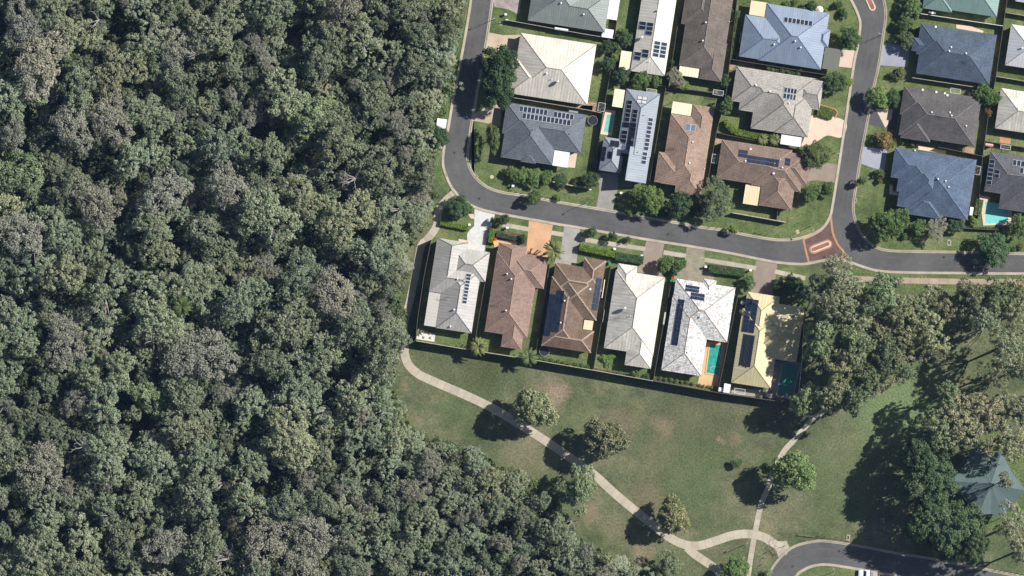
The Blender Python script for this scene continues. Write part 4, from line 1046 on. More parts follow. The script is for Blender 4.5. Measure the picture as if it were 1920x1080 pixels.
# --- forest canopy on the left: every crown its own tree
def inpoly(x, y, P):
    c = False; j = len(P)-1
    for i in range(len(P)):
        xi, yi = P[i]; xj, yj = P[j]
        if (yi > y) != (yj > y) and x < (xj-xi)*(y-yi)/(yj-yi)+xi: c = not c
        j = i
    return c
FB = [(-60, -60), (860, -60), (852, 60), (838, 130), (818, 190), (800, 245), (792, 300), (796, 350), (790, 400), (768, 440), (742, 500), (738, 580), (742, 620), (722, 670), (722, 740), (740, 800),
      (790, 822), (860, 850), (930, 878), (990, 905), (1020, 940), (1040, 990), (1100, 1030), (1170, 1060), (1230, 1095), (1240, 1140), (-60, 1140)]
spots = []
dark_gaps = [(225, 50, 26), (560, 65, 20), (740, 60, 16), (190, 300, 20), (845, 505, 30) if False else (590, 440, 22), (270, 800, 22), (90, 350, 22), (300, 690, 18), (395, 160, 18), (640, 500, 16), (120, 560, 22), (520, 900, 20), (330, 900, 20), (450, 620, 18), (690, 250, 18), (60, 700, 16), (500, 250, 16), (700, 900, 16)]
rnd = random.Random(11)
for k in range(30000):
    x, y = rnd.uniform(-40, 1250), rnd.uniform(-40, 1120)
    if not inpoly(x, y, FB): continue
    r = rnd.choice((15, 18, 21, 24, 28, 32, 36)) if k > 500 else rnd.choice((36, 40, 44, 50)); edge = x > 735 or (y > 760 and x > 640)
    if edge: r = min(r, 26)
    if any(math.hypot(x-g[0], y-g[1]) < g[2]+r*.55 for g in dark_gaps): continue
    if any(math.hypot(x-q[0], y-q[1]) < (r+q[2])*.74 for q in spots): continue
    spots.append((x, y, r))
def zone(x, y):
    if y < 90: v = 'along the top edge'
    elif y > 990: v = 'along the bottom edge'
    else: v = ('high', 'upper', 'middle', 'lower', 'low')[int((y-90)/180)]+' down'
    h = ('at the left edge', 'left of centre', 'in the centre', 'right of centre', 'near its right border')[min(4, max(0, int(x/170)))] if x < 850 else 'in its southern tail'
    return v+', '+h
inview = sorted(spots, key=lambda q: (not (0 <= q[0] <= 1260 and -20 <= q[1] <= 1100), -q[2]))
print('forest spots', len(spots)); open('/tmp/n.txt','w').write(str(len(spots)))
KINDS = [('eucalypt', EUC, (.96, .99, .98), 'ragged olive-grey eucalypt'), ('broadleaf', RAIN, (1, 1, 1), 'full green broadleaf'), ('paperbark', GREY, (1, 1, 1), 'soft pale paperbark')]
for i, (x, y, r) in enumerate(inview[:640]):
    q = rnd.random(); kd = KINDS[0 if q < .56 else 1 if q < .84 else 2]
    br = 1.0
    tn = jt(kd[2], .13, .035)
    if kd[0] == 'broadleaf' and rnd.random() < .12: tn = (tn[0]*1.12, tn[1]*1.22, tn[2]*1.05)
    if kd[0] == 'eucalypt' and rnd.random() < .3: tn = (tn[0]*1.12, tn[1]*1.04, tn[2]*1.0)
    hh = rnd.uniform(9, 14)*(.7 if r < 25 else 1)+max(0, r-30)*.17 if x < 720 else rnd.uniform(7, 11)
    tree(rnd.choice(EUCB if kd[0] == 'eucalypt' and r > 40 else kd[1]), x, y, r, '%s %s in forest, %s' % ('small' if r < 28 else 'wide' if r > 36 else 'mid-sized', kd[3], zone(x, y)), 'tree', tn, hh, rnd.uniform(.85, 1.2), 'forest %ss, %s' % (kd[0], zone(x, y)))
# understorey: low scrub that nobody could count
def scatter_clumps(name, poly_list, n, zr, rr, per, leaf, mat, tag_):
    C, N, T, K = [], [], [], []
    k = 0
    while k < n:
        P, bb = poly_list[rnd.randrange(len(poly_list))]
        x, y = rnd.uniform(bb[0], bb[2]), rnd.uniform(bb[1], bb[3])
        if not inpoly(x, y, P): continue
        k += 1; X, Y = W(x, y); r = rnd.uniform(*rr); z = rnd.uniform(*zr)
        d = sph(per); d[:, 2] = np.abs(d[:, 2]); C.append(d*r*RNG.uniform(.4, 1, (per, 1))*np.array([1, 1, .8])+np.array([X, Y, z]))
        N.append(d+np.array([0, 0, .4])); T.append(RNG.uniform(0, 1, per)); K.append(np.full(per, RNG.uniform(0, 1)))
    me = leaves(name, np.concatenate(C), np.concatenate(N), leaf, np.concatenate(T), np.concatenate(K), mat)
    o = bpy.data.objects.new(name, me); put(o); o['kind'] = 'stuff'
    if tag_: tag(o, tag_, 'undergrowth')
    return o
scatter_clumps('undergrowth', [(FB, (-60, -60, 1240, 1120))], 5200, (.2, 6.5), (.8, 1.9), 40, .55, L_SCRUB, 'dark scrub filling the gaps between the forest trees')
EDGE = [(800, 0), (872, 0), (862, 80), (852, 150), (836, 215), (822, 240), (818, 300), (812, 345), (824, 365), (806, 392), (800, 425), (775, 455), (765, 520), (752, 570), (764, 590), (756, 625), (740, 650), (742, 740), (770, 800),
        (860, 835), (900, 848), (985, 893), (1010, 905), (1040, 925), (1058, 975), (1100, 1010), (1150, 1040), (1210, 1065), (1260, 1085), (1200, 1120), (1000, 1000), (900, 900), (740, 850), (690, 740), (700, 600), (730, 500), (770, 400), (790, 250), (790, 100)]
scatter_clumps('scrub', [(EDGE, (690, 0, 1260, 1120))], 1500, (.0, .5), (.35, 1.3), 46, .3, leaf_mat('edge_scrub_leaves', [lin((58, 76, 42)), lin((88, 104, 62)), lin((112, 122, 78)), lin((122, 122, 86))]), 'pale green scrub along the forest edge')
# small young trees on the forest edge
er = random.Random(5)
for i in range(46):
    for _ in range(200):
        x, y = er.uniform(690, 1250), er.uniform(0, 1080)
        if inpoly(x, y, EDGE) and not any(math.hypot(x-a, y-b_) < 24 for a, b_, c_ in spots[:0]): break
    kd = er.choice((('eucalypt', EUC), ('broadleaf', RAIN), ('broadleaf', BUSHY), ('paperbark', GREY)))
    side = 'beside the top-left street' if y < 350 else 'beside the side path' if y < 650 else 'at the park edge'
    tree(er.choice(kd[1]), x-4, y, er.uniform(9, 18), 'small %s tree on the forest fringe %s' % (kd[0], side), 'tree', jt((1.35, 1.42, 1.3), .15), er.uniform(2.5, 5.5), 1, 'fringe trees, %s, %s' % (kd[0], side))
# bare dead trees with pale limbs, standing proud of the canopy
def dead(px, py, r, label, h=15, seed=0):
    rr = random.Random(seed); X, Y = W(px, py); root = empty('dead_tree', (X, Y, 0)); tag(root, label, 'dead tree')
    b = MB(); R_ = r/PX; b.tube((0, 0, -.1), (0, 0, h*.6), .3, .2, 7); b.build('trunk', M_DEAD, root)
    for k in range(rr.randint(7, 10)):
        b = MB(); a = rr.uniform(0, 6.28); p = Vector((0, 0, h*.6)); w = .15
        for s_ in range(4):
            a += rr.uniform(-.6, .6); q = p+Vector((math.cos(a)*R_*.3, math.sin(a)*R_*.3, h*.1*rr.uniform(.5, 1.1))); b.tube(p, q, w, w*.7, 5)
            if s_ > 0:
                a2 = a+rr.choice((-1, 1))*rr.uniform(.5, 1.1); b.tube(q, q+Vector((math.cos(a2)*R_*.3, math.sin(a2)*R_*.3, rr.uniform(.1, .9))), w*.6, w*.25, 4)
            p, w = q, w*.7
        b.build('limb', M_DEAD, root)
for i, (x, y, r, l) in enumerate(((190, 40, 18, 'bleached bare tree near the dark gap at the top of the forest'), (668, 335, 24, 'bare pale-limbed tree spreading above the forest centre-right'), (160, 835, 20, 'bare curved-limb tree low on the left of the forest'), (430, 1045, 22, 'bleached branching tree at the bottom of the forest'),
        (628, 525, 15, 'bare branches beside the right-hand forest gap'), (290, 640, 12, 'thin bare tree in the centre-left forest'), (750, 395, 14, 'bare limbs on the forest edge left of the side path'), (420, 905, 12, 'forked bare tree in the lower forest'),
        (10, 760, 14, 'bare tree on the left edge of the photo'), (210, 965, 12, 'small bare tree in the lower left forest'), (370, 105, 12, 'bare twig tree in the upper forest'), (610, 770, 12, 'thin bleached tree in the forest left of the path start'), (650, 640, 10, 'bare tree above the lower forest gap'), (520, 440, 11, 'thin grey bare tree in the middle of the forest'), (890, 840, 11, 'pale grey leafless shrub at the park edge of the forest'), (800, 940, 14, 'bare pale tree in the lower right forest'), (1072, 978, 14, 'grey leafless tree at the forest tip beside the park path'))):
    dead(x, y, r, l, 17 if x < 780 else 5, i)

# --- right-hand grove and park trees
GRV = (1.05, 1.0, .88)
def T_(P, x, y, r, l, tint=(1, 1, 1), h=None, e=1.0, cat='tree'): return tree(P, x, y, r, l, cat, tint, h, e)
T_(RAIN[0], 1538, 615, 27, 'bright green tree beside the straw-coloured house roof', (1.5, 1.7, 1.35), 15, 1.0)
T_(RAIN[1], 1532, 655, 22, 'bright green tree just below the one beside the straw-coloured roof', (1.5, 1.7, 1.35), 14)
T_(RAIN[2], 1508, 750, 26, 'fresh green tree at the corner of the tall park fence', (1.4, 1.6, 1.25), 12)
T_(EUC[0], 1575, 525, 38, 'grey-brown eucalypt just below the red junction pad', (1.05, .98, .95), 16)
T_(EUC[1], 1530, 540, 24, 'darker eucalypt over the end of the footpath', (.8, .85, .8), 12)
T_(RAIN[3], 1650, 545, 28, 'fresh green tree below the right-hand bend', (1.35, 1.6, 1.35), 14)
T_(RAIN[1], 1672, 530, 16, 'small green tree reaching over the pink footpath', (1.1, 1.35, 1.1), 10)
grove = [(1560, 575, 34), (1598, 590, 30), (1625, 575, 24), (1690, 590, 32), (1730, 570, 30), (1775, 575, 34), (1600, 640, 32), (1650, 625, 30), (1700, 640, 34), (1745, 625, 30), (1660, 670, 30), (1570, 690, 32), (1615, 700, 28), (1690, 690, 24), (1560, 735, 30),
         (1600, 745, 26), (1640, 720, 26), (1590, 665, 24), (1745, 660, 22), (1820, 560, 30), (1865, 560, 34), (1900, 590, 30), (1840, 600, 26), (1880, 650, 34), (1915, 690, 30), (1860, 700, 28), (1815, 545, 22), (1905, 540, 22)]
gr = random.Random(3)
for i, (x, y, r) in enumerate(grove):
    P = gr.choice(EUC if gr.random() < .8 else RAIN); side = 'between the pools and the clearing' if x < 1640 else 'below the pink footpath' if x < 1790 else 'at the right edge'
    kind = 'bronze-olive eucalypt' if P in EUC else 'green broadleaf'
    gv = 'topmost' if y < 585 else 'upper' if y < 630 else 'middle' if y < 675 else 'lowest'
    gh = 'left' if x < 1600 or 1640 <= x < 1710 or 1790 <= x < 1870 else 'right'
    tree(P, x, y, r, '%s %s, %s %s in the grove %s' % ('large' if r > 30 else 'smaller', kind, gv, gh, side), 'tree', jt(gr.choice((GRV, (1.25, 1.12, .9), (.9, .82, .72), (1.0, .98, .9))) if P in EUC else (1.0, 1.1, .95), .2, .06), (gr.uniform(14, 18) if x > 1790 or x < 1640 else gr.uniform(9, 14)), gr.uniform(.85, 1.15), 'grove trees, %s, %s' % (kind, side))
for i, (x, y, r, l, t) in enumerate(((1800, 790, 42, 'tall bronze gum above the teal shade structure', (1.15, 1.0, .9)), (1850, 770, 36, 'pinkish-brown gum near the right edge above the shade structure', (1.2, 1.0, .95)), (1895, 820, 38, 'spreading gum overhanging the right side of the shade structure', (1.15, 1.02, .9)), (1770, 740, 24, 'small gum at the top of the clearing shadow', (.9, .95, .85)), (1910, 760, 30, 'gum on the right edge halfway down the park', (1.1, 1.05, .95)), (1850, 830, 20, 'small bronze gum touching the top of the shade structure', (1.2, 1, .9)),
        (1895, 985, 34, 'grey gum below the shade structure at the right edge', (1.15, 1.05, 1.0)), (1915, 1030, 28, 'grey-olive gum in the bottom right corner', (1.1, 1.05, 1.0)), (1880, 900, 14, 'thin gum branch crown over the right of the shade structure', (1.1, 1, .9)), (1760, 800, 34, 'olive gum on the left side of the gum stand', (1.0, 1.0, .85)))):
    T_(EUC[i % 8], x, y, r, l, t, 15)
for i, (x, y, r, l) in enumerate(((1737, 905, 50, 'huge dark green fig left of the teal shade structure'), (1782, 990, 54, 'huge dark green fig above the bottom right street'), (1720, 860, 36, 'dark green fig crown at the top of the big cluster'), (1735, 975, 42, 'dark green fig on the lower left of the big cluster'), (1820, 1020, 30, 'small dark fig crown at the bottom right of the cluster'))):
    T_(FIG[i % 2], x, y, r, l, (1.55, 1.45, 1.4), 15)
T_(PARKT[0], 1000, 765, 36, 'pale olive tree shading the upper park path', (1.05, 1.02, .84), 11)
T_(PARKT[1], 1133, 822, 36, 'brownish sparse tree in the middle of the park', (.82, .74, .62), 11)
T_(RAIN[0], 1092, 912, 27, 'green tree at the forest tip beside the park path', (1.25, 1.35, 1.1), 10, 1.4)
T_(RAIN[2], 1065, 918, 22, 'darker green tree behind the one beside the park path', (1.0, 1.05, .9), 8)
T_(PARKT[0], 1262, 968, 30, 'thin brownish-yellow tree beside the curving path', (1.0, .9, .68), 9)
T_(BUSHY[0], 1490, 884, 35, 'round bright green tree beside the narrow path', (1.3, 1.3, 1.2), 11)
T_(BUSHY[1], 1380, 868, 9, 'tiny lone sapling in the open park grass', (.8, .85, .8), 2.0)
T_(BUSHY[2], 1378, 1072, 26, 'green tree cut by the bottom edge between two paths', (1.1, 1.15, 1.0), 6)
T_(RAIN[3], 1440, 1075, 8, 'bit of green shrub beside the bottom of the narrow path', (1.4, 1.6, 1.3), 2)
T_(RAIN[1], 1255, 1058, 24, 'dull green tree on the forest fringe at the bottom edge', (1.1, 1.15, 1.0), 7)

# --- street and garden trees
T_(DARKT[0], 937, 117, 30, 'topmost of the three tall dark evergreens by the cream house', (.75, .85, .7), 8.5)
T_(DARKT[1], 934, 146, 30, 'middle of the three tall dark evergreens by the cream house', (.75, .85, .7), 8.5)
T_(DARKT[0], 936, 172, 27, 'lowest of the three tall dark evergreens by the cream house', (.75, .85, .7), 8)
T_(BUSHY[0], 925, 261, 16, 'tall oval clipped tree beside the slate grey house', (.9, .85, .75), 6, 1.0).rotation_euler = (0, 0, 0)
bpy.context.view_layer.update()
for o in COL.objects:
    if o.get('label', '').startswith('tall oval'): o.scale = (o.scale[0]*.75, o.scale[0]*1.45, o.scale[2])
L_ = [  # proto, x, y, r, tint, h, label
 (DARKT[1], 825, 259, 17, (.9, 1, .9), 4.5, 'dark round tree by the white cabinet at the forest edge'),
 (DARKT[0], 857, 388, 20, (1.1, 1.15, 1), 4.0, 'dark bushy tree at the street end of the side path'), (BUSHY[1], 873, 391, 12, (.8, .85, .75), 3.5, 'smaller tree beside the white driveway entrance'),
 (BUSHY[0], 960, 322, 10, (1.1, 1.1, .9), 2.6, 'leftmost bush in the row below the slate grey house'), (BUSHY[2], 978, 329, 14, (1.2, 1.15, 1), 3, 'pale green bush second in the row below the slate grey house'), (BUSHY[1], 1001, 332, 14, (1.0, 1.1, .9), 3, 'green bush third in the row below the slate grey house'), (BUSHY[0], 1024, 332, 12, (.8, .9, .7), 2.6, 'rounded dark bush fourth in the row below the slate grey house'),
 (DARKT[1], 1052, 339, 12, (.9, 1, .8), 1.8, 'low dark bush at the end of the row below the slate grey house'),
 (BUSHY[2], 1001, 371, 13, (.8, .85, .7), 4, 'street tree on the verge of the bend throwing shade on the kerb'), (SHRUB[0], 1046, 371, 6, (1.2, 1.2, .8), 1.4, 'small yellow-green shrub on the kerb beside the bend'),
 (DARKT[0], 1106, 338, 15, (1, 1, .9), 4, 'dark tree beside the red and green bins'),
 (SHRUB[1], 1170, 60, 7, (1, 1.1, .9), 2, 'shrub between the two top roofs'), (DARKT[1], 1172, 75, 13, (1, 1.05, .9), 3.5, 'dark shrub left of the off-white house'), (BUSHY[0], 1158, 86, 9, (1, 1.1, .8), 2.6, 'narrow green shrub left of the off-white house'), (DARKT[0], 1137, 88, 12, (1, 1, .9), 3.4, 'dark tree in the yard right of the cream house'), (DARKT[1], 1140, 120, 12, (1, 1, .9), 3.4, 'dark tree above the grass strip right of the cream house'), (BUSHY[1], 1154, 108, 8, (1.5, 1.4, .9), 2.2, 'yellow-green shrub beside the striped patio roof'), (DARKT[0], 1165, 142, 15, (1.1, 1.05, .95), 3.6, 'leftmost tree of the row along the middle back fence'), (BUSHY[2], 1204, 148, 17, (.85, .95, .8), 3.6, 'broad tree in the row along the middle back fence'), (BUSHY[1], 1228, 151, 11, (.9, .9, .7), 3, 'small tree ending the row along the middle back fence'),
 (GREY[0], 1266, 146, 16, (1.0, .95, .85), 4, 'grey-brown tree between the off-white and brown-grey houses'), (BUSHY[0], 1281, 159, 10, (1.1, 1.15, .8), 2.4, 'yellow-green bush at the foot of the grey-brown tree'), (SHRUBD[0], 1260, 118, 6, (1.2, 1.4, 1.2), 2, 'small green shrub in the narrow side yard'), (SHRUBD[1], 1259, 132, 6, (1.2, 1.4, 1.2), 2, 'second small green shrub in the narrow side yard'), (DARKT[0], 1357, 152, 11, (1, 1.05, .9), 3, 'dark shrub at the fence corner by the brown-grey house'),
 (BUSHY[1], 1358, 200, 14, (.75, .85, .7), 6, 'tall conifer at the left of the pale grey house'), (DARKT[1], 1594, 73, 18, (1.2, 1.3, 1), 5, 'round green street tree by the peach driveway of the blue house'), (DARKT[0], 1565, 156, 19, (1.3, 1.25, 1.1), 4.5, 'grey-green tree in front of the pale grey house'), (BUSHY[2], 1589, 155, 9, (1.6, 1.5, .9), 2, 'yellow-green shrub beside the grey-green tree'),
 (SHRUBD[0], 1581, 26, 8, (1, 1.1, .9), 1.8, 'small round bush on the curved lawn at the top'), (SHRUBD[1], 1571, 10, 8, (1, 1.1, .9), 1.8, 'round bush at the top edge beside the curved lawn'), (DARKT[0], 1520, 16, 12, (.7, .8, .7), 3, 'dark bush behind the pale blue house next to the cream umbrella'),
 (BUSHY[1], 1709, 12, 17, (1.05, 1.1, 1.0), 4, 'light green tree at the top of the right verge'), (BUSHY[0], 1700, 44, 13, (.9, .95, .8), 3.5, 'second tree down the right verge at the top'), (DARKT[1], 1697, 76, 15, (1.4, 1.25, 1.1), 3.6, 'grey-green tree above the blue-grey driveway'), (SHRUB[2], 1713, 28, 9, (1, 1, .8), 2, 'bushy shrub between the verge trees at the top right'),
 (SHRUBD[1], 1672, 142, 6, (1, 1, .9), 1.6, 'tiny dark shrub below the blue-grey driveway'), (SHRUB[0], 1687, 140, 10, (1.1, .9, .9), 1.8, 'pinkish shrub below the blue-grey driveway'),
 (BUSHY[0], 1646, 182, 18, (1.35, 1.4, 1.1), 5, 'bright green street tree casting shade on the through road'), (DARKT[1], 1673, 184, 14, (1.1, 1.15, 1), 4, 'darker tree right of the bright street tree'), (BUSHY[1], 1850, 178, 19, (.7, .8, .65), 4.5, 'dark green tree between the charcoal and stained cream houses'), (SHRUB[1], 1853, 212, 8, (1.5, .7, .5), 2.5, 'rusty orange shrub on the right-hand boundary'),
 (SHRUBD[0], 1657, 262, 15, (3.6, 1.6, 1.4), 3, 'red-leaved shrub in front of the charcoal house'), (SHRUB[1], 1673, 268, 8, (1.3, 1, .7), 1.8, 'small mixed shrub right of the red-leaved one'),
 (SHRUB[2], 1650, 327, 9, (.9, .95, .8), 2.2, 'small rounded shrub below the blue-grey lower driveway'), (SHRUB[0], 1650, 338, 6, (1.3, .9, .7), 1.4, 'tiny brownish shrub beside the front path'), (BUSHY[2], 1615, 339, 8, (1.0, 1.0, 1), 3.5, 'small street tree on the right kerb of the through road'),
 (BUSHY[1], 1665, 418, 30, (.72, .8, .65), 7, 'large dark green tree below the large blue house'), (BUSHY[2], 1690, 418, 11, (1.3, 1.3, 1.2), 3, 'light green shrub right of the large dark tree'), (BUSHY[0], 1722, 425, 13, (.9, 1.05, .9), 3.4, 'green shrub in the row under the large blue house'), (GREY[2], 1756, 428, 19, (1.05, 1.05, 1.0), 4.5, 'grey feathery tree under the large blue house'), (DARKT[0], 1790, 423, 14, (1.1, 1.1, 1), 3, 'dark green tree right of the grey feathery tree'), (SHRUB[1], 1697, 443, 7, (.9, 1, .8), 1.5, 'small shrub on the lawn above the right bend'), (SHRUB[0], 1826, 415, 8, (1.4, 1.4, .9), 1.6, 'pale yellow shrub by the white tank'),
 (DARKT[1], 1862, 468, 28, (1.2, 1.3, 1.15), 6, 'round dark green street tree over the right-hand street'), (BUSHY[0], 1912, 425, 18, (.85, .95, .8), 5, 'green tree at the right edge beside the pool'), (SHRUBD[0], 1912, 462, 6, (2.6, 1.6, 1.4), 1.6, 'small reddish shrub at the right edge of the verge'), (SHRUB[1], 1902, 464, 6, (1.2, 1.3, 1), 1, 'low green shrub beside the reddish one'),
 (BUSHY[1], 1217, 373, 24, (.95, 1.0, .75), 6, 'round light green street tree below the blue-grey house'), (DARKT[0], 1272, 384, 22, (.95, 1.0, .85), 6, 'dark grey-green tree between the two larger street trees'), (RAIN[1], 1343, 376, 32, (.72, .8, .68), 7, 'large grey-green street tree below the brown corner house'), (BUSHY[2], 1180, 397, 8, (1.2, 1.15, .8), 2.5, 'small yellowish shrub at the kerb beside the light green tree'), (DARKT[1], 1245, 400, 10, (.9, 1, .9), 2.5, 'dark shrub at the kerb between the street trees'), (DARKT[0], 1305, 395, 14, (.9, 1, .9), 3, 'dark shrub left of the large grey-green tree'),
 (DARKT[1], 1528, 292, 24, (1.7, 1.35, 1.0), 5.5, 'olive tree in front of the brown corner house'), (BUSHY[0], 1520, 361, 16, (.85, .95, .8), 3.8, 'green tree below the brown driveway'), (BUSHY[1], 1553, 353, 11, (.75, .85, .7), 3, 'small tree at the kerb below the brown driveway'),
 (BUSHY[2], 1374, 430, 8, (1.7, 1.5, .9), 3, 'small yellow-green tree on the verge above the loop street'),
 (DARKT[0], 945, 412, 9, (1, 1.05, .9), 3.4, 'small dark tree beside the white driveway'), (SHRUBD[1], 980, 448, 8, (1, 1, .9), 2.2, 'dark shrub at the left of the orange driveway'), (SHRUBD[0], 925, 413, 5, (1, 1, .9), 2.5, 'tiny dark shrub at the white driveway edge'),
 (DARKT[1], 1109, 436, 9, (1.1, 1.15, 1), 3.2, 'first small street tree above the clipped bright hedge'), (DARKT[0], 1149, 444, 8, (1.3, 1.1, .9), 3, 'second small street tree above the clipped bright hedge'), (SHRUB[2], 1178, 450, 6, (.9, .9, .7), 2.4, 'third and smallest street tree above the clipped bright hedge'),
 (BUSHY[0], 1247, 494, 14, (.85, 1.0, .7), 4, 'bright round tree beside the brown lower driveway'), (BUSHY[1], 1271, 496, 12, (.8, .95, .7), 2.8, 'green shrub between the brown and worn paver driveways'), (SHRUBD[1], 1263, 508, 9, (1, 1, .8), 2, 'dark shrub beside the red and green lower bins'),
 (BUSHY[2], 1404, 530, 12, (.8, .95, .8), 3, 'green tree left of the brown end driveway'), (DARKT[0], 1461, 538, 13, (1.1, 1.15, 1), 3.4, 'dark tree right of the brown end driveway'), (DARKT[1], 1490, 535, 16, (.9, 1, .9), 4, 'dark tree under the eucalypts near the footpath end'),
 (BUSHY[1], 1190, 703, 8, (.9, 1, .6), 3.2, 'small round tree on the park fence behind the stained cream house'),
 (BUSHY[0], 1468, 260, 8, (.9, 1.1, .8), 2, 'small shrub under the white patio roof'),
]
for P, x, y, r, t, h, l in L_: T_(P, x, y, r, l, t, h, 1.0, 'tree' if P.name != 'shrub' else 'shrub')
# hedges: boxes of dense leaf
def hedge(pts, w, h, label, mat, tint=(1, 1, 1)):
    P = [W(*p) for p in pts]; o0 = P[0]; C, N = [], []
    core = MB()
    for a, c in zip(P[:-1], P[1:]):
        L = math.hypot(c[0]-a[0], c[1]-a[1]); dx, dy = (c[0]-a[0])/L, (c[1]-a[1])/L; nx, ny = -dy, dx
        n = int(L*w*95); s = RNG.uniform(0, L, n); q = RNG.uniform(-1, 1, n)*w/2; z = h+RNG.normal(0, .05, n)-.12*(np.abs(q)/(w/2))**4
        C.append(np.stack([a[0]-o0[0]+dx*s+nx*q, a[1]-o0[1]+dy*s+ny*q, z], 1)); N.append(np.tile([0, 0, 1.0], (n, 1)))
        n = int(L*h*120); s = RNG.uniform(0, L, n); sg = RNG.choice([-1, 1], n); z = RNG.uniform(0, h, n); q = sg*(w/2+RNG.normal(0, .04, n))
        C.append(np.stack([a[0]-o0[0]+dx*s+nx*q, a[1]-o0[1]+dy*s+ny*q, z], 1)); N.append(np.stack([nx*sg, ny*sg, np.zeros(n)+.2], 1))
        core.bar((a[0]-o0[0], a[1]-o0[1]), (c[0]-o0[0], c[1]-o0[1]), w*.85, 0, h*.9)
    C, N = np.concatenate(C), np.concatenate(N); n = len(C)
    k = (np.sin(C[:, 0]*2.1+1)*np.cos(C[:, 1]*2.7)+1)/2
    r = empty('hedge', (*o0, 0)); tag(r, label, 'hedge')
    o = bpy.data.objects.new('foliage', leaves('foliage', C, N, .2, RNG.uniform(0, 1, n), k, mat, .6)); put(o, r); o.color = (*tint, 1)
    o = core.build('stems', M_BARKD, r); return r
hedge([(826, 418), (878, 428)], 1.1, 1.1, 'bright clipped hedge in front of the ash grey house', L_HEDGE)
hedge(ZZ('I', 850, 385, 832, 515), 1.3, 1.3, 'short bright upright hedge beside the white driveway', L_HEDGE)
hedge(ZZ('I', 890, 440, 1080, 485, 1150, 500), 1.1, 1.0, 'dark hedge in the walled bed left of the orange driveway', L_DARK, (.9, .95, .9))
hedge(ZZ('J', 325, 410, 655, 480), 1.5, 1.6, 'long bright clipped hedge in front of the umber house', L_HEDGE)
hedge(ZZ('J', 660, 495, 915, 530), 2.0, 1.3, 'dark square hedge with white letterbox in front of the stained cream house', L_DARK, (1.1, 1.3, 1.0))
hedge(ZZ('J', 1200, 540, 1295, 545), 2.0, 1.1, 'dark square hedge beside the worn paver driveway', L_DARK, (1.0, 1.2, .9))
hedge(ZZ('K', 190, 605, 520, 645), 2.0, 1.5, 'broad dark green hedge in front of the mottled white house', L_DARK, (1.1, 1.4, .9))
hedge(ZZ('G', 150, 235, 210, 300, 400, 340, 540, 350), 1.6, 1.7, 'yellow-green hedge behind the pale grey house', L_HEDGE, (1.0, .92, .9))
hedge(ZZ('G', 135, 205, 160, 250), 1.2, 1.5, 'short yellow-green hedge turning at the tall conifer', L_HEDGE, (1.1, 1.0, .9))
hedge(ZZ('C', 900, 1015, 1040, 1055), 2.6, .9, 'yellow-green planted bed with terracotta edging', L_HEDGE, (.85, .8, .8))
hedge(ZZ('L', 1150, 140, 1130, 265), 1.7, 1.6, 'clipped green hedge between the white tank and the bright pool', L_GREEN, (1.0, 1.1, .7))
hedge(ZZ('C', 170, 100, 110, 540), .8, 1.2, 'narrow hedge in the strip left of the pale blue house', L_GREEN, (.8, .9, .8))
hedge(ZZ('B', 390, 320, 375, 430), .8, 1.4, 'narrow green hedge along the fence left of the off-white house', L_GREEN, (1, 1.1, .8))
hedge(ZZ('L', 1020, 362, 1330, 372), .5, .6, 'low dark planting along the pool picket fence', L_DARK)
def shrubs(pts, r, label, grp, tint, Ps=SHRUB, h=1.2):
    for i, (x, y) in enumerate(pts): tree(Ps[i % len(Ps)], x, y, r*random.uniform(.8, 1.2), label, 'shrub', jt(tint, .2), h*random.uniform(.8, 1.2), 1, grp)
shrubs([(1011+k*11.5, 673+k*1.9) for k in range(9)], 5.5, 'small shrub in the row inside the fence of the umber house', 'shrubs along the umber house fence', (.8, .9, .8))
shrubs([(1312+k*7.4, 722+k*1.2) for k in range(5)], 3.2, 'low orange-green shrub at the end of the tan pool deck', 'shrubs at the pool deck end', (1.8, 1.2, .6), h=.6)
shrubs([(1440+k*9, 129+k*1.5) for k in range(7)], 6, 'garden shrub between the pale blue and pale grey roofs', 'shrubs between the pale blue and pale grey roofs', (.9, .9, .8), h=1.6)
shrubs([(1693+k*9, 266+k*1.4) for k in range(4)], 5, 'small bush in the bed under the charcoal house', 'bushes under the charcoal house', (1.0, 1.05, .7))
shrubs([(1162, 703), (1172, 705), (1205, 710), (1213, 706)], 5, 'dark shrub in the back bed of the stained cream house', 'shrubs in the back bed of the stained cream house', (.7, .75, .6))
shrubs([(1134, 672), (1146, 668), (1142, 682)], 7, 'loose bush on the small back lawn of the stained cream house', 'bushes on the small back lawn', (1, 1.15, .8), h=.8)
shrubs([(1238+k*10, 709+k*1.7) for k in range(7)], 3.5, 'tiny shrub along the back fence of the mottled white house', 'tiny shrubs behind the mottled white house', (1.0, 1.0, .8), h=.6)
shrubs([(1475, 8), (1490, 6), (1545, 18)], 7, 'low bush along the top edge behind the pale blue house', 'low bushes behind the pale blue house', (.9, 1, .7), h=1.0)
shrubs([(1366, 12), (1375, 20), (1372, 40)], 6, 'bush in the shady strip left of the pale blue house', 'bushes in the strip left of the pale blue house', (.9, 1, .8))
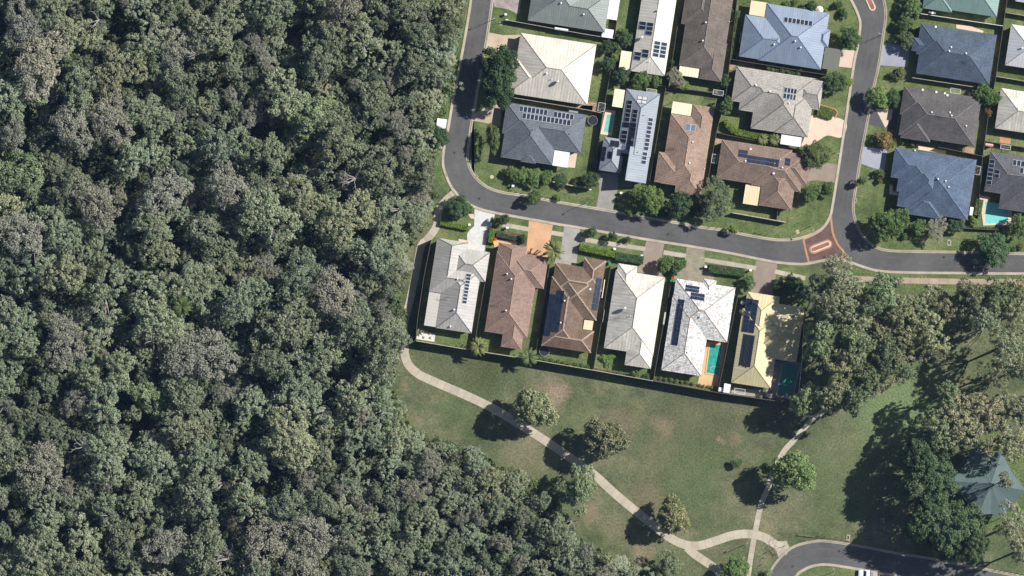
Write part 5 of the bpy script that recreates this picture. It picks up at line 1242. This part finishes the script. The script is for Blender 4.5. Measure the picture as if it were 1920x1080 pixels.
# palms
def palm(px, py, r, label, h=5.0, n=15, seed=1, tint=(1, 1, 1)):
    rr = random.Random(seed); X, Y = W(px, py); root = empty('palm_tree', (X, Y, 0)); tag(root, label, 'palm tree')
    b = MB(); b.tube((0, 0, -.1), (.1, .05, h*.5), .16, .13, 8); b.tube((.1, .05, h*.5), (0, 0, h), .13, .1, 8); b.build('trunk', M_BARKD, root)
    L = r/PX
    for k in range(n):
        a = 2*math.pi*k/n+rr.uniform(-.15, .15); up = rr.uniform(.2, .9); C, N = [], []
        b = MB(); prev = None
        for s_ in range(8):
            t = s_/7; d = L*t; z = h+up*L*.5*math.sin(t*2.2)-t*t*L*.35; p = Vector((math.cos(a)*d, math.sin(a)*d, z))
            if prev is not None:
                w = L*.2*math.sin(min(1, t+.12)*math.pi*.9)+.06
                sx = Vector((-math.sin(a), math.cos(a), 0))
                for sg in (-1, 1):
                    tip = (prev+p)/2+sx*sg*w+Vector((math.cos(a), math.sin(a), 0))*w*.7+Vector((0, 0, -.25*w))
                    b.face([prev, p, tip]); m2 = prev.lerp(p, .5); b.face([m2, p+(p-prev)*.2, tip+(p-prev)*.6])
            prev = p
        o = b.build('frond', L_PALM, root); o.color = (*tint, 1)
        for nm in ('tone', 'clump'):
            at = o.data.attributes.new(nm, 'FLOAT', 'FACE'); at.data.foreach_set('value', [rr.random() for _ in o.data.polygons])
    return root
palm(1038, 470, 20, 'tall palm between the orange and grey driveways', 4.6, 17, 1)
palm(897, 650, 18, 'broad-leaved palm on the park fence corner behind the red-brown house', 4.4, 15, 2, (1.05, 1, .9))
palm(991, 669, 18, 'grey-green palm overhanging the park fence near the trampoline', 4.2, 14, 3, (.7, .8, .85))
palm(1430, 262, 11, 'left small palm behind the pale grey house', 2.4, 12, 4)
palm(1452, 262, 12, 'right small palm next to the white patio roof', 2.4, 12, 5)
palm(785, 624, 8, 'small cordyline in the paved corner of the ash grey house', 1.4, 9, 6)
palm(345, 575, 20, 'star-shaped palm crown inside the forest', 13, 14, 7, (.5, .6, .5))

# ------------------------------------------------------------ street lamps, bollards, bins, sheds
def lamp(px, py, hx, hy, label):
    """base pixel, and the pixel of the head"""
    X, Y = W(px, py); r = empty('street_lamp', (X, Y, 0)); tag(r, label, 'street lamp', 'street lamps')
    X2, Y2 = W(hx, hy); d = Vector((X2-X, Y2-Y, 0)); h = 4.6
    b = MB(); b.frustum(0, 0, 0, .09, h, .05, 8); b.build('pole', M_STEEL, r)
    b = MB(); b.tube((0, 0, h-.05), (d.x*.8, d.y*.8, h+.2), .035); b.build('arm', M_STEEL, r)
    b = MB(); n = d.normalized(); p = Vector((d.x, d.y, h+.2)); q = n.cross(Vector((0, 0, 1)))
    pts = [p-n*.25-q*.1, p+n*.3-q*.14, p+n*.3+q*.14, p-n*.25+q*.1]; b.prism([(v.x, v.y) for v in pts][::-1], h+.14, h+.26); b.build('lamp_head', M_STEEL, r)
lamp(928, 35.6, 922, 37.5, 'street lamp on the top-left verge lawn')
lamp(1101.5, 379.5, 1097, 384, 'street lamp on the inner kerb of the loop street')
lamp(1566.5, 286.5, 1570, 288, 'street lamp beside the through road above the brown driveway')
lamp(1521, 424, 1524, 431, 'street lamp on the corner lawn beside the junction pad')
lamp(1395.8, 1021.7, 1400, 1018, 'street lamp between the two park paths')
lamp(1564.5, 1071, 1562, 1066, 'street lamp on the bottom verge left of the ute')
lamp(1652, 66, 1648, 64, 'street lamp on the top right kerb')
def sign(px, py, label, rz=0):
    X, Y = W(px, py); r = empty('street_sign', (X, Y, 0), rz); tag(r, label, 'street sign')
    b = MB(); b.frustum(0, 0, 0, .03, 2.5, .03, 8); b.build('post', M_STEEL, r)
    b = MB(); b.box(-.3, -.012, 1.9, .3, .012, 2.5); b.build('sign_plate', M_STEEL, r)
sign(824.5, 309.5, 'thin sign post on the forest verge left of the bend', R(30))
sign(1468, 418, 'thin sign post at the end of the rendered street wall', R(10))
_bm = MB(); _bm.frustum(0, 0, 0, .09, .85, .08, 8); _bm.dome(0, 0, .85, .08, .05, 8, 2); _bm = _bm.mesh('bollard', M_TIMBER)
def bollards(pts, label, grp):
    for x, y in pts:
        o = bpy.data.objects.new('bollard', _bm); put(o); o.location = (*W(x, y), 0); tag(o, label, 'bollard', grp)
bollards([(1536+k*10.85, 1005.5+k*1.75) for k in range(14)], 'low timber bollard in the row above the cul-de-sac street', 'bollards above the cul-de-sac street')
bollards(ZZ('E', 782, 868, 836, 882, 886, 890), 'low timber bollard on the left of the bend verge tree', 'bollards left of the bend verge tree')
bollards(ZZ('E', 1070, 922, 1118, 932), 'low timber bollard on the right of the bend verge tree', 'bollards right of the bend verge tree')
bollards(ZZ('K', 505, 262, 630, 277, 672, 287), 'low timber bollard right of the yellow-green verge tree', 'bollards right of the yellow verge tree')
bollards(ZZ('K', 205, 222, 270, 232, 335, 238), 'low timber bollard left of the yellow-green verge tree', 'bollards left of the yellow verge tree')
bollards(ZZ('S', 138, 872, 122, 905, 104, 955, 100, 1000, 96, 985)[:4], 'low timber bollard between narrow path and cul-de-sac bend', 'bollards between narrow path and cul-de-sac')
bollards([(1868+k*10, 1068+k*1.6) for k in range(6)], 'low timber bollard in the bottom right corner', 'bollards in the bottom right corner')
def wheelie(px, py, lid, label, rz=0.0):
    X, Y = W(px, py); r = empty('wheelie_bin', (X, Y, 0), rz); tag(r, label, 'bin')
    b = MB()
    lo, up = [(-.22, -.25), (.22, -.25), (.22, .25), (-.22, .25)], [(-.29, -.36), (.29, -.36), (.29, .33), (-.29, .33)]
    for i in range(4):
        a, c, d, e = lo[i], lo[(i+1) % 4], up[(i+1) % 4], up[i]; b.face([(*a, .08), (*c, .08), (*d, 1.0), (*e, 1.0)])
    b.build('body', M_GREENP, r); b = MB(); b.prism([(-.32, -.4), (.32, -.4), (.32, .34), (-.32, .34)], 1.0, 1.08); b.build('lid', lid, r)
    b = MB(); b.tube((-.25, .26, .1), (-.2, .26, .1), .1, .1, 10); b.build('wheel', M_DARK, r); b = MB(); b.tube((.2, .26, .1), (.25, .26, .1), .1, .1, 10); b.build('wheel', M_DARK, r)
wheelie(*Z('F', 168, 762), M_REDP, 'red-lidded bin beside the grey driveway of the blue-grey house'); wheelie(*Z('F', 156, 785), M_YELP, 'yellow-lidded bin below the red-lidded one'); wheelie(*Z('F', 152, 812), M_GREENP, 'green bin lowest of the three by the grey driveway')
wheelie(*Z('J', 605, 555), M_GREENP, 'green bin at the corner between the umber and stained cream houses')
wheelie(*Z('J', 1183, 690), M_REDP, 'red-lidded bin between the brown and worn paver driveways'); wheelie(*Z('J', 1172, 722), M_GREENP, 'green bin below the red-lidded bin by the mottled white house'); wheelie(*Z('J', 1192, 724), M_GREENP, 'second green bin right of its neighbour by the mottled white house')
wheelie(*Z('I', 878, 484), M_REDP, 'red-lidded bin left of the tan porch'); wheelie(*Z('I', 872, 512), M_YELP, 'yellow-lidded bin left of the tan porch')
wheelie(*Z('C', 740, 648), M_YELP, 'yellow play tub between the pale blue and grey roofs'); wheelie(*Z('C', 762, 655), M_REDP, 'red play tub next to the yellow one')
wheelie(*Z('H', 380, 305), M_YELP, 'yellow tub beside the red-leaved shrub'); wheelie(*Z('H', 408, 312), M_REDP, 'red tub beside the yellow one'); wheelie(*Z('H', 440, 318), M_GREENP, 'green tub in the bed under the charcoal house')
def letterbox(px, py, label):
    X, Y = W(px, py); r = empty('letterbox', (X, Y, 0), -TH); tag(r, label, 'letterbox')
    b = MB(); b.box(-.2, -.15, 0, .2, .15, .95); b.build('pillar', M_BLOCK, r); b = MB(); b.box(-.32, -.26, .95, .32, .26, 1.15); b.build('box', M_WHITE, r)
for p, l in ((Z('A', 728, 133), 'white letterbox on the top-left verge lawn'), (Z('A', 738, 188), 'white letterbox at the fence end on the top-left lawn'), (Z('I', 640, 350), 'white letterbox at the end of the bright hedge by the white driveway'), (Z('I', 988, 378), 'white letterbox on the grass strip left of the orange driveway'),
             (Z('J', 650, 425), 'white letterbox above the long bright hedge'), (Z('J', 898, 489), 'white letterbox on the dark square hedge'), (Z('K', 163, 590), 'white letterbox at the corner of the worn paver driveway'), (Z('K', 575, 622), 'white letterbox left of the brown end driveway'), (Z('K', 828, 708), 'white letterbox right of the brown end driveway'), (Z('E', 795, 828), 'pale rock letterbox on the lawn of the bend'), (Z('F', 380, 908), 'pale meter box on the lawn of the blue-grey house'), (Z('F', 118, 875), 'small white post box left of the grey driveway'), (Z('E', 478, 550), 'pale rock on the lawn left of the slate grey house')):
    letterbox(*p, l)
def trampoline(px, py, r_, label):
    X, Y = W(px, py); r = empty('trampoline', (X, Y, 0)); tag(r, label, 'trampoline'); q = r_/PX
    b = MB(); b.frustum(0, 0, .78, q*.88, .8, q*.88, 24); b.build('mat', M_DARK, r)
    b = MB(); n = 24
    for i in range(n):
        a0, a1 = 2*math.pi*i/n, 2*math.pi*(i+1)/n; b.tube((q*math.cos(a0), q*math.sin(a0), .82), (q*math.cos(a1), q*math.sin(a1), .82), .06, .06, 6)
    b.build('ring', M_STEEL, r)
    for i in range(4):
        b = MB(); a = math.pi/4+i*math.pi/2; b.tube((q*math.cos(a), q*math.sin(a), .8), (q*math.cos(a), q*math.sin(a), 0), .04); b.build('leg', M_STEEL, r)
trampoline(*Z('F', 140, 297), 9, 'round black trampoline right of the slate grey house'); trampoline(*Z('N', 103, 580), 9.5, 'round trampoline behind the umber house')
def shed(reg, xa, ya, xb, yb, mat, label, h=2.1, name='garden_shed', cat='shed', kids=True):
    p, q = Z(reg, xa, ya), Z(reg, xb, yb); dx, dy = (q[0]-p[0])/PX, (q[1]-p[1])/PX; w, d = dx*CT+dy*ST, -dx*ST+dy*CT
    r = empty(name, (*W(*p), 0), -TH); tag(r, label, cat)
    b = MB(); b.box(.08, -d+.08, 0, w-.08, -.08, h-.1); b.build('wall', mat, r)
    b = MB(); v = [(0, 0, h-.08), (w, 0, h-.08), (w, -d/2, h+.1), (0, -d/2, h+.1)]; b.face(v[::-1]); b.face([(0, -d/2, h+.1), (w, -d/2, h+.1), (w, -d, h-.08), (0, -d, h-.08)][::-1])
    b.face([(0, 0, h-.08), (0, -d/2, h+.1), (0, -d, h-.08)]); b.face([(w, 0, h-.08), (w, -d/2, h+.1), (w, -d, h-.08)]); b.build('roof', mat, r)
    return r
shed('B', 245, 262, 335, 358, P_WHITE, 'pale shed at the corner below the grey-green house')
shed('O', 648, 838, 692, 926, P_WHITE, 'white shed at the park fence, taller of the pair'); shed('O', 595, 872, 634, 915, P_WHITE, 'low white shed left of the taller one at the park fence', 1.6)
shed('J', 560, 708, 530, 878, P_CREAM, 'narrow cream lean-to roof right of the umber house', 2.2, 'lean_to'); shed('J', 555, 985, 540, 1100, P_STN, 'narrow grey lean-to lower right of the umber house', 2.2, 'lean_to')
shed('O', 122, 212, 118, 322, P_STN, 'narrow grey-blue lean-to left of the mottled white house', 2.2, 'lean_to')
shed('H', 1075, 922, 1093, 1003, P_WHITE, 'white rectangular tank beside the large blue house', 1.6, 'water_tank', 'tank')
shed('H', 1215, 335, 1282, 372, plain('pink_shed_paint', lin((214, 158, 150)), .6), 'small pink cubby roof at the right-hand boundary', 1.6, 'cubby_house', 'cubby house')
shed('A', 1310, 1015, 1390, 1055, M_STEEL, 'small pergola behind the slate grey house', 2.0)
shed('A', 1180, 252, 1300, 292, P_WHITE, 'white sheet roof tucked below the grey-green house', 2.0, 'lean_to')
shed('D', 595, 103, 655, 132, P_STN, 'small grey shed below the teal roof', 1.8)
shed('E', 100, 205, 175, 305, P_WHITE, 'white equipment cabinet at the forest edge left of the street', 2.2, 'equipment_cabinet', 'cabinet')
def outline_frame(reg, xa, ya, xb, yb, label, name='clothes_line', cat='clothes line', z=1.9):
    p, q = Z(reg, xa, ya), Z(reg, xb, yb); dx, dy = (q[0]-p[0])/PX, (q[1]-p[1])/PX; w, d = dx*CT+dy*ST, -dx*ST+dy*CT
    r = empty(name, (*W(*p), 0), -TH); tag(r, label, cat)
    c = [(0, 0), (w, 0), (w, -d), (0, -d)]; b = MB()
    for i in range(4): b.tube((*c[i], z), (*c[(i+1) % 4], z), .045)
    b.build('frame', M_WHITE, r)
    b = MB()
    for k in range(1, 6): b.tube((.05, -d*k/6, z), (w-.05, -d*k/6, z), .012, .012, 4)
    b.build('line', M_WHITE, r)
    for i in range(4):
        b = MB(); b.tube((*c[i], 0), (*c[i], z), .04); b.build('post', M_WHITE, r)
for a in (('B', 652, 815, 738, 860, 'clothes line frame above the blue-grey roof'), ('B', 1265, 825, 1350, 885, 'clothes line frame below the brown-grey house'), ('B', 210, 945, 260, 1030, 'clothes line frame right of the cream house corner'), ('D', 795, 812, 880, 868, 'clothes line frame above the charcoal roof'), ('H', 1120, 545, 1158, 630, 'clothes line frame right of the large blue roof'), ('H', 1355, 345, 1440, 400, 'clothes line frame above the dark grey roof at the right edge'),
          ('C', 190, 310, 212, 400, 'narrow clothes line left of the pale blue roof'), ('O', 740, 880, 825, 940, 'clothes line frame behind the straw-coloured house'), ('F', 1150, 580, 1185, 660, 'narrow clothes line between the tan and brown corner houses')):
    outline_frame(*a)
def tank(px, py, r_, label):
    X, Y = W(px, py); r = empty('water_tank', (X, Y, 0)); tag(r, label, 'tank'); q = r_/PX
    b = MB(); b.frustum(0, 0, 0, q, 1.9, q, 20); b.build('body', P_STN, r); b = MB(); b.frustum(0, 0, 1.9, q, 2.1, q*.3, 20); b.frustum(0, 0, 2.1, .15, 2.16, .15, 12); b.build('lid', P_STN, r)
tank(*Z('O', 812, 130), 4.5, 'upper round tank beside the straw-coloured house'); tank(*Z('O', 800, 205), 4.5, 'lower round tank beside the straw-coloured house')
# patio umbrella
X, Y = W(*Z('C', 913, 92)); r = empty('patio_umbrella', (X, Y, 0)); tag(r, 'round cream patio umbrella above the pale blue roof', 'umbrella')
b = MB(); b.frustum(0, 0, 0, .03, 2.4, .03, 8); b.build('pole', M_STEEL, r); b = MB(); b.frustum(0, 0, 2.05, 1.0, 2.55, .05, 8); b.build('canopy', M_CREAMP, r)
# bench-like barrier rail by the path and the two chicane hoops
p, q = W(*Z('S', 357, 748)), W(*Z('S', 465, 762)); r = empty('barrier_rail', (*p, 0)); tag(r, 'long pale rail on the grass above the cul-de-sac bend', 'rail')
d = (q[0]-p[0], q[1]-p[1]); b = MB(); b.tube((0, 0, .6), (*d, .6), .09); b.build('rail', M_TIMBER, r)
for k in (0, .5, 1): b = MB(); b.tube((d[0]*k, d[1]*k, 0), (d[0]*k, d[1]*k, .6), .08); b.build('post', M_TIMBER, r)
for pts, l in ((ZZ('S', 192, 772, 180, 800, 205, 828, 240, 834, 268, 822), 'curved steel hoop rail on the upper side of the path end'), (ZZ('S', 150, 832, 185, 850, 212, 885), 'curved steel hoop rail on the lower side of the path end')):
    P = [W(*p) for p in smooth(pts, 5)]; r = empty('hoop_rail', (*P[0], 0)); tag(r, l, 'rail'); o = P[0]; b = MB()
    for a, c in zip(P[:-1], P[1:]): b.tube((a[0]-o[0], a[1]-o[1], .9), (c[0]-o[0], c[1]-o[1], .9), .05)
    b.build('rail', M_TIMBER, r)
    for e in (P[0], P[len(P)//2], P[-1]): b = MB(); b.tube((e[0]-o[0], e[1]-o[1], 0), (e[0]-o[0], e[1]-o[1], .9), .05); b.build('post', M_STEEL, r)
def boulder(px, py, s, label):
    X, Y = W(px, py); bm = bmesh.new(); bmesh.ops.create_icosphere(bm, subdivisions=2, radius=s)
    for v in bm.verts: v.co *= random.uniform(.8, 1.15); v.co.z *= .6
    me = bpy.data.meshes.new('boulder'); bm.to_mesh(me); bm.free(); me.materials.append(M_KERB); o = bpy.data.objects.new('boulder', me); put(o); o.location = (X, Y, s*.3); tag(o, label, 'rock')
for k, (x, y) in enumerate(ZZ('M', 265, 595, 295, 600, 325, 615, 270, 650, 330, 655)): boulder(x, y, .35, 'white ornament rock %s in the ash grey house corner' % ('nearest the palm', 'in the upper middle', 'at the upper right', 'at the lower left', 'at the lower right')[k])

# ------------------------------------------------------------ teal shade structure in the park
M_SHADE = plain('teal_shade_cloth', lin((80, 96, 94)), .8, .2, .1, 1.0)
M_SHADE2 = plain('pale_teal_shade_cloth', lin((94, 110, 106)), .8, .2, .1, 1.0)
X, Y = W(*Z('S', 1685, 390)); r = empty('shade_structure', (X, Y, 0)); tag(r, 'large teal hipped shade canopy over the playground at the right edge', 'shade canopy')
rim = [(W(*p)[0]-X, W(*p)[1]-Y) for p in ZZ('S', 1410, 375, 1600, 608, 1770, 628, 1925, 440, 1760, 175, 1560, 140)]
for i in range(6):
    a, c = rim[i], rim[(i+1) % 6]; b = MB(); m = ((a[0]+c[0])/2*.93, (a[1]+c[1])/2*.93)
    b.face([(*a, 3.4), (*m, 3.2), (0, 0, 4.5)]); b.face([(*m, 3.2), (*c, 3.4), (0, 0, 4.5)]); b.build('canopy_panel', M_SHADE if i % 2 == 0 else M_SHADE2, r)
    b = MB(); b.frustum(*a, 0, .1, 3.4, .08, 8); b.build('post', M_STEEL, r)
    b = MB(); b.tube((*a, 3.42), (*c, 3.3), .03, .03, 4); b.tube((*a, 3.42), (0, 0, 4.52), .03, .03, 4); b.build('cable', M_STEEL, r)
sheet('playground_softfall', ZZ('S', 1390, 370, 1580, 660, 1760, 740, 1960, 640, 1990, 100, 1720, 20, 1560, 90), .006, M_EDGE)
# ------------------------------------------------------------ the white ute
X, Y = W(1628.5, 1075.5); r = empty('ute', (X, Y, 0.012), R(-2.5)); tag(r, 'white single-cab ute with pale tray parked at the bottom kerb', 'ute')
b = MB()
def loft(b, secs, mi=0):
    """secs: (x, halfwidth, z0, z1) along the car"""
    rings = []
    for x, w, z0, z1 in secs:
        c = min(.12, (z1-z0)*.3); rings.append([(x, -w, z0), (x, w, z0), (x, w, z1-c), (x, w-c*1.4, z1), (x, -w+c*1.4, z1), (x, -w, z1-c)])
    for a, c in zip(rings[:-1], rings[1:]):
        for i in range(6): b.face([a[i], a[(i+1) % 6], c[(i+1) % 6], c[i]], mi)
    b.face(rings[0][::-1], mi); b.face(rings[-1], mi)
CAR = plain('white_car_paint', (.72, .73, .74), .25, .6, .03)
loft(b, [(-2.6, .7, .4, .75), (-2.5, .84, .35, .85), (-2.1, .89, .3, .95), (-1.3, .9, .3, 1.02), (-1.0, .9, .3, 1.05), (.35, .9, .3, 1.05)]); b.build('body', CAR, r)
b = MB(); loft(b, [(-1.3, .8, 1.0, 1.05), (-.62, .68, 1.0, 1.62), (.15, .68, 1.0, 1.64), (.33, .74, 1.0, 1.5)]); cab = b.build('cabin', CAR, r)
b = MB(); b.face([(-1.26, -.7, 1.09), (-.68, -.6, 1.61), (-.68, .6, 1.61), (-1.26, .7, 1.09)][::-1]); b.build('windscreen', M_GLASS, r)
b = MB(); b.box(.33, -.6, 1.12, .35, .6, 1.45); b.build('rear_window', M_GLASS, r)
b = MB(); b.box(.42, -.92, .82, 2.6, .92, .9); b.build('tray_floor', M_KERB, r)
for (x0, y0, x1, y1) in ((.42, .89, 2.6, .93), (.42, -.93, 2.6, -.89), (2.57, -.89, 2.61, .89)): b = MB(); b.box(x0, y0, .9, x1, y1, 1.18); b.build('tray_side', M_FRAME, r)
b = MB(); b.box(.44, -.85, .95, .5, .85, 1.7); b.build('headboard', M_STEEL, r)
b = MB(); b.box(.55, -.8, .9, 1.15, .5, 1.3); b.build('toolbox', M_STEEL, r)
for x in (-1.75, 1.65):
    for y in (-.86, .7):
        b = MB(); b.tube((x, y, .33), (x, y+.18, .33), .33, .33, 16); w = b.build('wheel', M_DARK, r); b = MB(); b.tube((x, y-.005, .33), (x, y+.185, .33), .18, .18, 12); b.build('rim', M_FRAME, w)
for y in (-.62, .62): b = MB(); b.box(-2.62, y-.15, .6, -2.55, y+.15, .74); b.build('headlight', M_WHITE, r)
for y in (-.8, .8): b = MB(); b.box(2.62, y-.08, .6, 2.66, y+.08, .78); b.build('tail_light', M_REDP, r)
for y in (-1.0, .9): b = MB(); b.box(-1.0, y, 1.05, -.85, y+.12, 1.2); b.build('mirror', M_DARK, r)

# ------------------------------------------------------------ air: a thin blue veil between the aircraft and the ground
b = MB(); b.box(-1700, -1700, -1, 1700, 1700, CAMH+15)
m = bpy.data.materials.new('air'); m.use_nodes = True; t = m.node_tree; t.nodes.remove(t.nodes['Principled BSDF'])
pv = t.nodes.new('ShaderNodeVolumePrincipled'); pv.inputs['Color'].default_value = (.34, .55, 1, 1); pv.inputs['Density'].default_value = 1.15e-5
t.links.new(pv.outputs[0], t.nodes['Material Output'].inputs['Volume'])
o = b.build('haze', m); o['kind'] = 'stuff'
